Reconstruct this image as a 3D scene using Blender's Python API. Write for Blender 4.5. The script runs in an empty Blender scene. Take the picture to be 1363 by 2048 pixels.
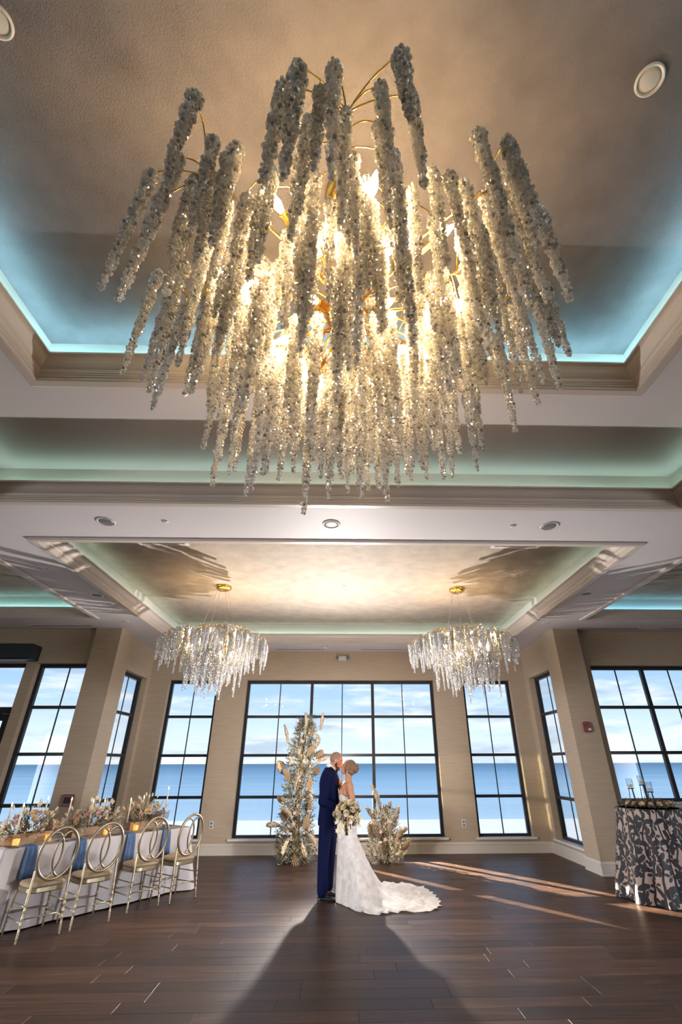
import bpy, math, random
from mathutils import Vector, Matrix, noise as mnoise

R = random.Random(7)
PI = math.pi
scene = bpy.context.scene
COL = scene.collection

# ------------------------------------------------------------------ camera
FPX, PITCH, YAW, ROLL, CXP = 921.258, 0.499530655, 0.0283472717, -0.00311108866, 710.5155
CAM_H = 1.65
def cam_axes():
    cy, sy, cp, sp = math.cos(YAW), math.sin(YAW), math.cos(PITCH), math.sin(PITCH)
    f = Vector((sy * cp, cy * cp, sp)); r = Vector((cy, -sy, 0)); u = r.cross(f)
    c, s = math.cos(ROLL), math.sin(ROLL)
    return c * r + s * u, -s * r + c * u, f
cr, cu, cf = cam_axes()
cam = bpy.data.cameras.new('camera'); camo = bpy.data.objects.new('camera', cam); COL.objects.link(camo)
camo.matrix_world = Matrix(((cr.x, cu.x, -cf.x, 0), (cr.y, cu.y, -cf.y, 0), (cr.z, cu.z, -cf.z, CAM_H), (0, 0, 0, 1)))
cam.sensor_fit = 'VERTICAL'; cam.sensor_height = 36; cam.lens = FPX / 2048 * 36
cam.shift_x = -(CXP - 681.5) / 2048; cam.clip_end = 9000; cam.clip_start = .02
scene.camera = camo

# ------------------------------------------------------------------ exposure
scene.view_settings.view_transform = 'Standard'; scene.view_settings.look = 'None'
scene.view_settings.gamma = 1; scene.view_settings.exposure = 0.0
scene.view_settings.use_curve_mapping = False
scene.cycles.use_denoising = True
scene.cycles.max_bounces = 14; scene.cycles.diffuse_bounces = 12; scene.cycles.glossy_bounces = 3
scene.cycles.transparent_max_bounces = 24; scene.cycles.transmission_bounces = 6
scene.cycles.sample_clamp_indirect = 8.0
scene.cycles.caustics_reflective = False; scene.cycles.caustics_refractive = False

# ------------------------------------------------------------------ sky
world = bpy.data.worlds.new('sky'); scene.world = world; world.use_nodes = True
wn = world.node_tree; wn.nodes.clear()
def N(t, kind, **kw):
    n = t.nodes.new(kind)
    for k, v in kw.items():
        setattr(n, k, v)
    return n
wo = N(wn, 'ShaderNodeOutputWorld'); bg = N(wn, 'ShaderNodeBackground'); tc = N(wn, 'ShaderNodeTexCoord')
sep = N(wn, 'ShaderNodeSeparateXYZ'); wn.links.new(tc.outputs['Generated'], sep.inputs[0])
ramp = N(wn, 'ShaderNodeValToRGB'); wn.links.new(sep.outputs['Z'], ramp.inputs[0])
els = ramp.color_ramp.elements
els[0].position = 0.0; els[0].color = (0.80, 0.88, 0.93, 1)
els[1].position = 1.0; els[1].color = (0.16, 0.33, 0.62, 1)
for p, c in ((0.055, (0.68, 0.83, 0.95, 1)), (0.12, (0.42, 0.63, 0.87, 1)), (0.22, (0.27, 0.48, 0.78, 1))):
    e = els.new(p); e.color = c
mp = N(wn, 'ShaderNodeMapping'); mp.inputs['Scale'].default_value = (3.0, 3.0, 19.0)
mp.inputs['Location'].default_value = (4.3, 1.7, 0.6)
wn.links.new(tc.outputs['Generated'], mp.inputs[0])
nz = N(wn, 'ShaderNodeTexNoise'); nz.inputs['Scale'].default_value = 1.6; nz.inputs['Detail'].default_value = 7
nz.inputs['Roughness'].default_value = 0.62
wn.links.new(mp.outputs[0], nz.inputs[0])
cl = N(wn, 'ShaderNodeMapRange'); cl.inputs[1].default_value = 0.45; cl.inputs[2].default_value = 0.62
wn.links.new(nz.outputs[0], cl.inputs[0])
nz2 = N(wn, 'ShaderNodeTexNoise'); nz2.inputs['Scale'].default_value = 2.3; nz2.inputs['Detail'].default_value = 5
wn.links.new(mp.outputs[0], nz2.inputs[0])
cc = N(wn, 'ShaderNodeMixRGB'); cc.inputs[1].default_value = (0.44, 0.56, 0.70, 1); cc.inputs[2].default_value = (0.97, 0.98, 1.0, 1)
cl2 = N(wn, 'ShaderNodeMapRange'); cl2.inputs[1].default_value = 0.40; cl2.inputs[2].default_value = 0.56
wn.links.new(nz2.outputs[0], cl2.inputs[0]); wn.links.new(cl2.outputs[0], cc.inputs[0])
mx = N(wn, 'ShaderNodeMixRGB'); mul = N(wn, 'ShaderNodeMath', operation='MULTIPLY'); mul.inputs[1].default_value = 0.75
wn.links.new(cl.outputs[0], mul.inputs[0]); wn.links.new(mul.outputs[0], mx.inputs[0])
wn.links.new(ramp.outputs[0], mx.inputs[1]); wn.links.new(cc.outputs[0], mx.inputs[2])
wn.links.new(mx.outputs[0], bg.inputs[0]); bg.inputs[1].default_value = 1.3
wn.links.new(bg.outputs[0], wo.inputs[0])

# ------------------------------------------------------------------ lamps
def lamp(name, kind, loc, energy, color, **kw):
    l = bpy.data.lights.new(name, kind); o = bpy.data.objects.new(name, l); COL.objects.link(o)
    l.energy = energy; l.color = color; o.location = loc
    for k, v in kw.items():
        setattr(l, k, v)
    return o
def aim(o, d):
    o.rotation_euler = Vector(d).to_track_quat('-Z', 'Y').to_euler()
# the photographer's flash, on a stand behind the couple
fl = lamp('flash_lamp', 'SPOT', (-0.135, 9.42, 1.64), 1500, (1.0, 0.93, 0.86), shadow_soft_size=0.025, spot_size=math.radians(174), spot_blend=1.0); aim(fl, (0, -.90, .45))
sun = lamp('sun', 'SUN', (0, -20, 30), 3.2, (1.0, .95, .88), angle=.01); aim(sun, (-.25, .62, -.74))
# low sun on the floor, made by two narrow spot lamps added outside
SUN_DIR = Vector((0.6225, -0.7826, -0.235)).normalized()
def beam(xw, z, dist, e, half, flat):
    o = lamp('sun_beam', 'SPOT', Vector((xw, 11.735, z)) - SUN_DIR * dist, e, (1.0, 0.84, 0.60), shadow_soft_size=0.03, spot_size=half * 2, spot_blend=0.12)
    aim(o, SUN_DIR); o.scale = (flat, 1, 1)
    return o
beam(0.75, .50, 14, 500000, 0.047, 0.49)
beam(-0.73, .88, 14, 300000, 0.03, 0.17)
o_ = lamp('added_glint_spot', 'SPOT', (-16, 10.2, 2.9), 22000, (1.0, .88, .55), shadow_soft_size=.05, spot_size=.072, spot_blend=.2); aim(o_, Vector((4.35, 11.5, 1.12)) - Vector((-16, 10.2, 2.9)))  # spot added outside the left bay window to light the right pier
lamp('flash_dome_spill', 'POINT', (-0.135, 9.40, 1.60), 130, (1.0, 0.93, 0.86), shadow_soft_size=.06)
# fill lamps added outside both side walls to brighten the couple's camera side
for sx in (-1, 1):
    a = lamp('side_window_light', 'AREA', (sx * 10.3, -.5, 1.5), 108, (0.95, 0.95, 1.0), shape='RECTANGLE', size=5, size_y=2.2, spread=math.radians(44)); aim(a, (-sx * 9.7, 8.4, -0.5))

# ------------------------------------------------------------------ mesh helpers
class MB:
    """collects vertices and faces for one mesh"""
    def __init__(s):
        s.v = []; s.f = []; s.m = []
        s.mi = 0
    def add(s, vs, fs):
        o = len(s.v); s.v.extend([tuple(p) for p in vs]); s.f.extend([tuple(i + o for i in f) for f in fs]); s.m.extend([s.mi] * len(fs))
        return o
    def box(s, x0, x1, y0, y1, z0, z1, mat=None):
        vs = [Vector((x, y, z)) for z in (z0, z1) for y in (y0, y1) for x in (x0, x1)]
        if mat is not None: vs = [mat @ v for v in vs]
        s.add(vs, [(0, 2, 3, 1), (4, 5, 7, 6), (0, 1, 5, 4), (2, 6, 7, 3), (0, 4, 6, 2), (1, 3, 7, 5)])
    def bevbox(s, x0, x1, y0, y1, z0, z1, b, mat=None):
        """a box with chamfered edges"""
        vs = []
        for z, i in ((z0, b), (z0 + b, 0), (z1 - b, 0), (z1, b)):
            for (x, y) in ((x0 + i + 0, y0 + i), (x1 - i, y0 + i), (x1 - i, y1 - i), (x0 + i, y1 - i)):
                vs.append(Vector((x, y, z)))
        if mat is not None: vs = [mat @ v for v in vs]
        fs = [(3, 2, 1, 0), (12, 13, 14, 15)]
        for k in range(3):
            for j in range(4):
                a, c = k * 4 + j, k * 4 + (j + 1) % 4
                fs.append((a, c, c + 4, a + 4))
        s.add(vs, fs)
    def tube(s, pts, rad, n=8, caps=True, closed=False):
        pts = [Vector(p) for p in pts]; L = len(pts)
        if not isinstance(rad, (list, tuple)): rad = [rad] * L
        up = None; rings = []
        for i in range(L):
            if closed: t = pts[(i + 1) % L] - pts[i - 1]
            else: t = pts[min(i + 1, L - 1)] - pts[max(i - 1, 0)]
            if t.length < 1e-9: t = Vector((0, 0, 1))
            t.normalize()
            if up is None:
                up = Vector((0, 0, 1)) if abs(t.z) < .9 else Vector((1, 0, 0))
            a = (up - t * up.dot(t))
            if a.length < 1e-6: a = t.orthogonal()
            a.normalize(); b = t.cross(a); up = a
            rings.append([pts[i] + (a * math.cos(q) + b * math.sin(q)) * rad[i] for q in [2 * PI * k / n for k in range(n)]])
        vs = [p for r in rings for p in r]; fs = []
        for i in range(L if closed else L - 1):
            for k in range(n):
                a, b = i * n + k, i * n + (k + 1) % n
                j = ((i + 1) % L) * n
                fs.append((a, b, j + (k + 1) % n, j + k))
        if caps and not closed:
            fs.append(tuple(range(n - 1, -1, -1))); fs.append(tuple((L - 1) * n + k for k in range(n)))
        s.add(vs, fs)
    def lathe(s, prof, n=16, c=(0, 0, 0), mat=None, sx=1, sy=1):
        """prof: (radius, z) from bottom to top"""
        vs = []; fs = []
        for r, z in prof:
            for k in range(n):
                q = 2 * PI * k / n
                vs.append(Vector((c[0] + r * sx * math.cos(q), c[1] + r * sy * math.sin(q), c[2] + z)))
        if mat is not None: vs = [mat @ v for v in vs]
        for i in range(len(prof) - 1):
            for k in range(n):
                a, b = i * n + k, i * n + (k + 1) % n
                fs.append((a, b, b + n, a + n))
        if prof[0][0] > 1e-6: fs.append(tuple(range(n - 1, -1, -1)))
        if prof[-1][0] > 1e-6: fs.append(tuple((len(prof) - 1) * n + k for k in range(n)))
        s.add(vs, fs)
    def loft(s, rings, closed=True, caps=True):
        n = len(rings[0]); vs = [p for r in rings for p in r]; fs = []
        for i in range(len(rings) - 1):
            for k in range(n if closed else n - 1):
                a, b = i * n + k, i * n + (k + 1) % n
                fs.append((a, b, b + n, a + n))
        if caps and closed:
            fs.append(tuple(range(n - 1, -1, -1))); fs.append(tuple((len(rings) - 1) * n + k for k in range(n)))
        s.add(vs, fs)
    def blob(s, c, r, n=8, m=6, mat=None):
        rx, ry, rz = r if isinstance(r, (tuple, list)) else (r, r, r)
        vs = []; fs = []
        for i in range(m + 1):
            t = PI * i / m
            for k in range(n):
                q = 2 * PI * k / n
                v = Vector((rx * math.sin(t) * math.cos(q), ry * math.sin(t) * math.sin(q), -rz * math.cos(t)))
                if mat is not None: v = mat @ v
                vs.append(v + Vector(c))
        for i in range(m):
            for k in range(n):
                a, b = i * n + k, i * n + (k + 1) % n
                fs.append((a, b, b + n, a + n))
        s.add(vs, fs)
    def ico(s, c, r, rot=None):
        t = (1 + 5 ** .5) / 2; q = 1 / math.sqrt(1 + t * t)
        P = [(-1, t, 0), (1, t, 0), (-1, -t, 0), (1, -t, 0), (0, -1, t), (0, 1, t), (0, -1, -t), (0, 1, -t), (t, 0, -1), (t, 0, 1), (-t, 0, -1), (-t, 0, 1)]
        F = [(0, 11, 5), (0, 5, 1), (0, 1, 7), (0, 7, 10), (0, 10, 11), (1, 5, 9), (5, 11, 4), (11, 10, 2), (10, 7, 6), (7, 1, 8), (3, 9, 4), (3, 4, 2), (3, 2, 6), (3, 6, 8), (3, 8, 9), (4, 9, 5), (2, 4, 11), (6, 2, 10), (8, 6, 7), (9, 8, 1)]
        vs = [Vector(p) * q * r for p in P]
        if rot is not None: vs = [rot @ v for v in vs]
        s.add([v + Vector(c) for v in vs], F)
    def octa(s, c, r, rot=None):
        vs = [Vector(p) * r for p in ((1, 0, 0), (-1, 0, 0), (0, 1, 0), (0, -1, 0), (0, 0, 1), (0, 0, -1))]
        if rot is not None: vs = [rot @ v for v in vs]
        s.add([v + Vector(c) for v in vs], [(0, 2, 4), (2, 1, 4), (1, 3, 4), (3, 0, 4), (2, 0, 5), (1, 2, 5), (3, 1, 5), (0, 3, 5)])
    def mesh(s, name, mats, smooth=False):
        me = bpy.data.meshes.new(name); me.from_pydata(s.v, [], s.f)
        for m in (mats if isinstance(mats, (list, tuple)) else [mats]): me.materials.append(m)
        if any(s.m): me.polygons.foreach_set('material_index', s.m)
        if smooth: me.polygons.foreach_set('use_smooth', [True] * len(s.f))
        me.update()
        return me
    def obj(s, name, mats, parent=None, smooth=False):
        return link(name, s.mesh(name, mats, smooth), parent)
def link(name, data, parent=None, loc=None):
    o = bpy.data.objects.new(name, data); COL.objects.link(o)
    if parent is not None: o.parent = parent
    if loc is not None: o.location = loc
    return o
def empty(name, loc=(0, 0, 0), rz=0):
    o = bpy.data.objects.new(name, None); COL.objects.link(o); o.location = loc; o.rotation_euler = (0, 0, rz); o.empty_display_size = .1
    return o
def tag(o, label, cat, group=None):
    o['label'] = label; o['category'] = cat
    if group: o['group'] = group
    return o
def structure(o):
    o['kind'] = 'structure'; return o
def stuff(o):
    o['kind'] = 'stuff'; return o
def copy_tree(o, parent=None):
    c = o.copy(); COL.objects.link(c)
    if parent is not None: c.parent = parent
    for ch in o.children: copy_tree(ch, c)
    return c

# ------------------------------------------------------------------ materials
def material(name, color, rough=.5, metal=0.0, spec=.5, var=0.0, vscale=(8, 8, 8), bump=0.0, bscale=None, coat=0.0, sheen=0.0, trans=0.0, detail=4, emit=None, estr=0.0, objrand=0.0, island=0.0, subsurf=0.0):
    m = bpy.data.materials.new(name); m.use_nodes = True; t = m.node_tree; b = t.nodes['Principled BSDF']
    b.inputs['Roughness'].default_value = rough; b.inputs['Metallic'].default_value = metal
    b.inputs['Specular IOR Level'].default_value = spec; b.inputs['Coat Weight'].default_value = coat
    b.inputs['Sheen Weight'].default_value = sheen; b.inputs['Transmission Weight'].default_value = trans
    if subsurf: b.inputs['Subsurface Weight'].default_value = subsurf; b.inputs['Subsurface Radius'].default_value = (.012, .005, .003)
    if emit: b.inputs['Emission Color'].default_value = (*emit, 1); b.inputs['Emission Strength'].default_value = estr
    b.inputs['Base Color'].default_value = (*color, 1)
    sock = None
    if var or bump:
        tcn = N(t, 'ShaderNodeTexCoord'); mpn = N(t, 'ShaderNodeMapping'); mpn.inputs['Scale'].default_value = vscale
        t.links.new(tcn.outputs['Object'], mpn.inputs[0])
        nn = N(t, 'ShaderNodeTexNoise'); nn.inputs['Scale'].default_value = 1.0; nn.inputs['Detail'].default_value = detail
        t.links.new(mpn.outputs[0], nn.inputs[0])
    fac = None
    def scaled(sock_in, amount):
        mr = N(t, 'ShaderNodeMapRange'); mr.inputs[1].default_value = 0.0 if sock_in.name != 'Fac' else .25; mr.inputs[2].default_value = 1.0 if sock_in.name != 'Fac' else .75
        mr.inputs[3].default_value = 1 - amount; mr.inputs[4].default_value = 1 + amount
        t.links.new(sock_in, mr.inputs[0]); return mr.outputs[0]
    if var: fac = scaled(nn.outputs['Fac'], var)
    for amt, sockf in ((objrand, lambda: N(t, 'ShaderNodeObjectInfo').outputs['Random']), (island, lambda: N(t, 'ShaderNodeNewGeometry').outputs['Random Per Island'])):
        if amt:
            f2 = scaled(sockf(), amt)
            if fac is None: fac = f2
            else:
                mm = N(t, 'ShaderNodeMath', operation='MULTIPLY'); t.links.new(fac, mm.inputs[0]); t.links.new(f2, mm.inputs[1]); fac = mm.outputs[0]
    if fac is not None:
        vm = N(t, 'ShaderNodeVectorMath', operation='SCALE'); vm.inputs[0].default_value = color
        t.links.new(fac, vm.inputs['Scale']); t.links.new(vm.outputs[0], b.inputs['Base Color'])
    if bump:
        src = nn.outputs['Fac']
        if bscale:
            mp2 = N(t, 'ShaderNodeMapping'); mp2.inputs['Scale'].default_value = bscale; t.links.new(tcn.outputs['Object'], mp2.inputs[0])
            n2 = N(t, 'ShaderNodeTexNoise'); n2.inputs['Scale'].default_value = 1; n2.inputs['Detail'].default_value = 3; t.links.new(mp2.outputs[0], n2.inputs[0]); src = n2.outputs['Fac']
        bp = N(t, 'ShaderNodeBump'); bp.inputs['Strength'].default_value = bump; bp.inputs['Distance'].default_value = .01
        t.links.new(src, bp.inputs['Height']); t.links.new(bp.outputs[0], b.inputs['Normal'])
    return m
M = {}
M['wallpaper'] = material('beige_grasscloth', (0.44, 0.35, 0.255), .7, var=.10, vscale=(3, 3, 70), bump=.25, bscale=(14, 14, 160))
M['soffit'] = material('pale_ceiling_paint', (0.66, 0.62, 0.64), .6, var=.03, vscale=(1.5, 1.5, 1.5))
M['tray'] = material('pearl_ceiling_paper', (0.37, 0.315, 0.265), .62, spec=.2, metal=.05, var=.14, vscale=(5, 5, 5), bump=.5, bscale=(130, 130, 130), detail=8)
M['hightray'] = material('lavender_ceiling_paper', (0.165, 0.15, 0.16), .62, spec=.2, metal=.05, var=.14, vscale=(5, 5, 5), bump=.5, bscale=(130, 130, 130), detail=8)
M['riser'] = material('cove_wall_paint', (0.55, 0.53, 0.50), .7)
M['trim'] = material('cream_trim_paint', (0.56, 0.49, 0.44), .42)
M['base'] = material('white_trim_paint', (0.62, 0.57, 0.51), .4)
M['frame'] = material('black_window_metal', (0.012, 0.014, 0.02), .35, spec=.6)
M['sill'] = material('white_sill', (0.72, 0.70, 0.68), .35)
M['black'] = material('black_slot', (0.006, 0.006, 0.007), .6)
M['white'] = material('white_plastic', (0.62, 0.60, 0.58), .4)
M['gold'] = material('brushed_gold', (0.88, 0.53, 0.12), .26, metal=1.0)
M['red'] = material('red_plastic', (0.16, 0.014, 0.014), .4)

# glass: a clear pane with its own mirror reflection
def glass_material(name='window_glass', ior=1.45):
    m = bpy.data.materials.new(name); m.use_nodes = True; t = m.node_tree; t.nodes.clear()
    o = N(t, 'ShaderNodeOutputMaterial'); tr = N(t, 'ShaderNodeBsdfTransparent'); gl = N(t, 'ShaderNodeBsdfGlossy'); mix = N(t, 'ShaderNodeMixShader'); fr = N(t, 'ShaderNodeFresnel')
    tr.inputs[0].default_value = (.97, .985, 1, 1); gl.inputs['Roughness'].default_value = 0.0; fr.inputs[0].default_value = 1.45
    geo = N(t, 'ShaderNodeNewGeometry'); io = N(t, 'ShaderNodeMapRange'); io.inputs[3].default_value = ior; io.inputs[4].default_value = 1 / ior
    t.links.new(geo.outputs['Backfacing'], io.inputs[0]); t.links.new(io.outputs[0], fr.inputs[0])
    t.links.new(fr.outputs[0], mix.inputs[0]); t.links.new(tr.outputs[0], mix.inputs[1]); t.links.new(gl.outputs[0], mix.inputs[2]); t.links.new(mix.outputs[0], o.inputs[0])
    return m
M['glass'] = glass_material()

# ================================================================== THE ROOM
CZ = 4.095; TZ = 4.48; MZ = 4.88
BY = 11.735           # back wall of the bay
XC = -0.035
LX, RX = -4.60, 4.45  # side walls of the bay
FY = 9.65             # wall either side of the bay
TRAYS = dict(small=(-3.80, 3.73, 5.30, 10.69), outer=(-3.73, 3.66, -1.0, 4.275), left=(-9.4, -4.72, 5.2, 8.72), right=(4.68, 9.4, 5.2, 8.68))
MAIN = (-2.57, 2.50, 0.0, 2.90)

def plate(mb, x0, x1, y0, y1, z, holes, flip=False):
    xs = sorted({x0, x1, *[h[0] for h in holes], *[h[1] for h in holes]}); ys = sorted({y0, y1, *[h[2] for h in holes], *[h[3] for h in holes]})
    for i in range(len(xs) - 1):
        for j in range(len(ys) - 1):
            cx, cy = (xs[i] + xs[i + 1]) / 2, (ys[j] + ys[j + 1]) / 2
            if any(h[0] < cx < h[1] and h[2] < cy < h[3] for h in holes): continue
            q = [(xs[i], ys[j], z), (xs[i], ys[j + 1], z), (xs[i + 1], ys[j + 1], z), (xs[i + 1], ys[j], z)]
            mb.add(q, [(0, 1, 2, 3)])
def rect_loop(r, u, z):
    x0, x1, y0, y1 = r
    return [Vector((x0 + u, y0 + u, z)), Vector((x1 - u, y0 + u, z)), Vector((x1 - u, y1 - u, z)), Vector((x0 + u, y1 - u, z))]
ceil = structure(empty('ceiling'))
mb = MB()
plate(mb, -10, 10, -4, BY + .02, CZ, list(TRAYS.values()))
soffit = structure(mb.obj('ceiling_soffit', M['soffit'], ceil))
for k, r in TRAYS.items():
    top = MB(); plate(top, r[0], r[1], r[2], r[3], TZ, [MAIN] if k == 'outer' else [])
    structure(top.obj('ceiling_panel', M['soffit'] if k == 'outer' else M['tray'], ceil))
top = MB(); plate(top, *MAIN, MZ, []); structure(top.obj('ceiling_panel', M['hightray'], ceil))
for r, z0, z1 in [(r, CZ, TZ) for r in TRAYS.values()] + [(MAIN, TZ, MZ)]:
    ri = MB(); ri.loft([rect_loop(r, 0, z0), rect_loop(r, 0, z1)], caps=False); structure(ri.obj('ceiling_riser', M['riser'], ceil))
CROWN = [(0, 0), (.012, 0), (.012, .014), (.022, .016), (.022, .026), (.032, .030), (.036, .042), (.040, .046), (.040, .054), (.050, .058), (.062, .066), (.080, .082), (.098, .102), (.116, .118), (.134, .126), (.146, .128), (.146, .145), (.126, .145), (.126, .128), (0, .128)]
CASE = [(-.085, 0), (-.085, -.022), (-.075, -.026), (-.012, -.026), (0, -.022), (0, 0)]
tn = 0
for r, z0 in [(TRAYS['outer'], CZ), (MAIN, TZ), (TRAYS['small'], CZ), (TRAYS['left'], CZ), (TRAYS['right'], CZ)]:
    tn += 1
    t_ = MB(); t_.loft([rect_loop(r, u, z0 + v) for u, v in CROWN], caps=False)
    tr_ = structure(t_.obj('trim_%d' % tn, M['trim']))
    c_ = MB(); c_.loft([rect_loop(r, u, z0 + v) for u, v in CASE], caps=False); structure(c_.obj('casing', M['trim'], tr_))
# LED cove strips lying behind the crown lips
def cove(r, z, e, col):
    x0, x1, y0, y1 = r; u = .06; h = z + .15
    for (cx, cy, sx, sy, dx, dy) in (((x0 + x1) / 2, y1 - u, x1 - x0 - .2, .02, 0, -1), ((x0 + x1) / 2, y0 + u, x1 - x0 - .2, .02, 0, 1), (x0 + u, (y0 + y1) / 2, .02, y1 - y0 - .2, 1, 0), (x1 - u, (y0 + y1) / 2, .02, y1 - y0 - .2, -1, 0)):
        L = max(sx, sy)
        o = lamp('cove_led', 'AREA', (cx, cy, h), e * L, col, shape='RECTANGLE', size=sx, size_y=sy)
        o.rotation_euler = (PI - .25 * dy * -1 if dx == 0 else PI, .25 * -dx, 0)
COVE_E = 1.3
cove(TRAYS['outer'], CZ, COVE_E * .6, (.58, .92, .76)); cove(MAIN, TZ, COVE_E * 4.0, (.38, .84, .97)); cove(TRAYS['small'], CZ, COVE_E * .7, (.66, .95, .78))
cove(TRAYS['left'], CZ, COVE_E, (.45, .95, .95)); cove(TRAYS['right'], CZ, COVE_E * 1.2, (.30, .75, 1.0))

# ---- walls: slabs with openings
def wall(name, ax, a0, a1, c, thick, z0, z1, holes, mat):
    """ax 'x': wall runs along x with its room face at y=c, thickness towards +thick; ax 'y': along y, face at x=c"""
    mb = MB()
    xs = sorted({a0, a1, *[h[0] for h in holes], *[h[1] for h in holes]}); zs = sorted({z0, z1, *[h[2] for h in holes], *[h[3] for h in holes]})
    def P(a, d, z): return (a, c + d, z) if ax == 'x' else (c + d, a, z)
    for i in range(len(xs) - 1):
        for j in range(len(zs) - 1):
            cx, cz = (xs[i] + xs[i + 1]) / 2, (zs[j] + zs[j + 1]) / 2
            if any(h[0] < cx < h[1] and h[2] < cz < h[3] for h in holes): continue
            for d in (0, thick):
                mb.add([P(xs[i], d, zs[j]), P(xs[i + 1], d, zs[j]), P(xs[i + 1], d, zs[j + 1]), P(xs[i], d, zs[j + 1])], [(0, 1, 2, 3)])
    for (h0, h1, g0, g1) in holes:
        for (a, b) in (((h0, g0), (h1, g0)), ((h1, g0), (h1, g1)), ((h1, g1), (h0, g1)), ((h0, g1), (h0, g0))):
            mb.add([P(a[0], 0, a[1]), P(b[0], 0, b[1]), P(b[0], thick, b[1]), P(a[0], thick, a[1])], [(0, 1, 2, 3)])
    # outer rim
    for (a, b) in (((a0, z0), (a1, z0)), ((a1, z0), (a1, z1)), ((a1, z1), (a0, z1)), ((a0, z1), (a0, z0))):
        mb.add([P(a[0], 0, a[1]), P(b[0], 0, b[1]), P(b[0], thick, b[1]), P(a[0], thick, a[1])], [(0, 1, 2, 3)])
    return structure(mb.obj(name, mat))
W1 = (-2.29, 2.21, .27, 3.42); W2 = (-4.135, -2.975, .27, 3.42); W3 = (2.915, 4.08, .27, 3.42)
W4 = (10.33, 11.56, .27, 3.42); W5 = (10.16, 11.46, .27, 3.42)
W6 = (-6.07, -4.84, .27, 3.42); W7 = (-7.45, -6.27, 0.0, 3.42); W8 = (5.06, 8.46, 1.02, 3.40)
TH = .24
wall('wall_back', 'x', LX, RX, BY, TH, 0, CZ, [W1, W2, W3], M['wallpaper'])
wall('wall_bay_left', 'y', FY, BY + TH, LX, -TH, 0, CZ, [W4], M['wallpaper'])
wall('wall_bay_right', 'y', FY, BY + TH, RX, TH, 0, CZ, [W5], M['wallpaper'])
wall('wall_left', 'x', -10, LX - TH, FY, TH, 0, CZ, [W6[:1] + (-4.90,) + W6[2:], W7], M['wallpaper'])
wall('wall_right', 'x', RX + TH, 10, FY, TH, 0, CZ, [W8], M['wallpaper'])
wall('wall_side_left', 'y', -4, FY, -10, -.2, 0, CZ, [(-3.05, 2.05, .35, 2.65)], M['wallpaper'])  # side openings invented to let the added fill lamps in
wall('wall_side_right', 'y', -4, FY, 10, .2, 0, CZ, [(-3.05, 2.05, .35, 2.65)], M['wallpaper'])
wall('wall_rear', 'x', -10, 10, -4, -.2, 0, CZ, [], M['wallpaper'])
for nm, x0, x1, y0 in (('column_left', -5.02, -4.50, 9.53), ('column_right', 4.355, 4.865, 9.46)):
    c_ = MB(); c_.box(x0, x1, y0, 10.12 if 'left' in nm else 10.02, 0, CZ); structure(c_.obj(nm, M['wallpaper']))

# ---- windows
def window(idx, ax, o, c, out, cols, thin=True, rows=(1.008, 1.815, 2.62), fw=.07, sillbox=True, name='window'):
    """o: opening (a0,a1,z0,z1); frame set back from the room face c in direction out (+1/-1)"""
    a0, a1, z0, z1 = o
    root = structure(empty('%s_%d' % (name, idx)))
    d0, d1 = c + out * .13, c + out * .20
    def bar(mb, p0, p1, q0, q1, e0=d0, e1=d1):
        lo, hi = min(e0, e1), max(e0, e1)
        if ax == 'x': mb.box(p0, p1, lo, hi, q0, q1)
        else: mb.box(lo, hi, p0, p1, q0, q1)
    fr = MB(); bar(fr, a0, a0 + fw, z0, z1); bar(fr, a1 - fw, a1, z0, z1); bar(fr, a0 + fw, a1 - fw, z0, z0 + fw * .75); bar(fr, a0 + fw, a1 - fw, z1 - fw, z1)
    structure(fr.obj('window_frame', M['frame'], root))
    edges = [a0 + fw] + list(cols) + [a1 - fw]
    for x in cols:
        mb = MB(); bar(mb, x - .034, x + .034, z0 + fw * .7, z1 - fw); structure(mb.obj('mullion', M['frame'], root))
    zs = [z0 + fw * .75] + [z for z in rows if z > z0 + .1] + [z1 - fw]
    for z in zs[1:-1]:
        mb = MB(); bar(mb, a0 + fw, a1 - fw, z - .028, z + .028, d0 + out * .004, d1 + out * .004); structure(mb.obj('glazing_bar', M['frame'], root))
    dg = c + out * .172
    for i in range(len(edges) - 1):
        e0 = edges[i] + (.034 if i else 0); e1 = edges[i + 1] - (.034 if i < len(edges) - 2 else 0)
        if thin:
            m_ = (e0 + e1) / 2; mb = MB(); bar(mb, m_ - .011, m_ + .011, z0 + fw * .7, z1 - fw, dg - .008, dg + .008); structure(mb.obj('muntin', M['frame'], root))
        for j in range(len(zs) - 1):
            g0 = zs[j] + (.028 if j else 0); g1 = zs[j + 1] - (.028 if j < len(zs) - 2 else 0)
            mb = MB(); bar(mb, e0 - .006, e1 + .006, g0 - .006, g1 + .006, dg - .003, dg + .003); structure(mb.obj('pane', M['glass'], root))
    if sillbox:
        mb = MB(); lo, hi = sorted((c - out * .045, c + out * .13))
        if ax == 'x': mb.bevbox(a0 - .06, a1 + .06, lo, hi, z0 - .035, z0 + .004, .006)
        else: mb.bevbox(lo, hi, a0 - .06, a1 + .06, z0 - .035, z0 + .004, .006)
        structure(mb.obj('window_sill', M['sill'], root))
    return root
window(1, 'x', W1, BY, 1, (-.727, .733))
window(2, 'x', W2, BY, 1, ())
window(3, 'x', W3, BY, 1, ())
window(4, 'y', W4, LX, -1, ())
window(5, 'y', W5, RX, 1, ())
window(6, 'x', W6[:1] + (-4.90,) + W6[2:], FY, 1, ())
window(7, 'x', W8, FY, 1, (6.19, 7.32), rows=(1.815, 2.62))
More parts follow.
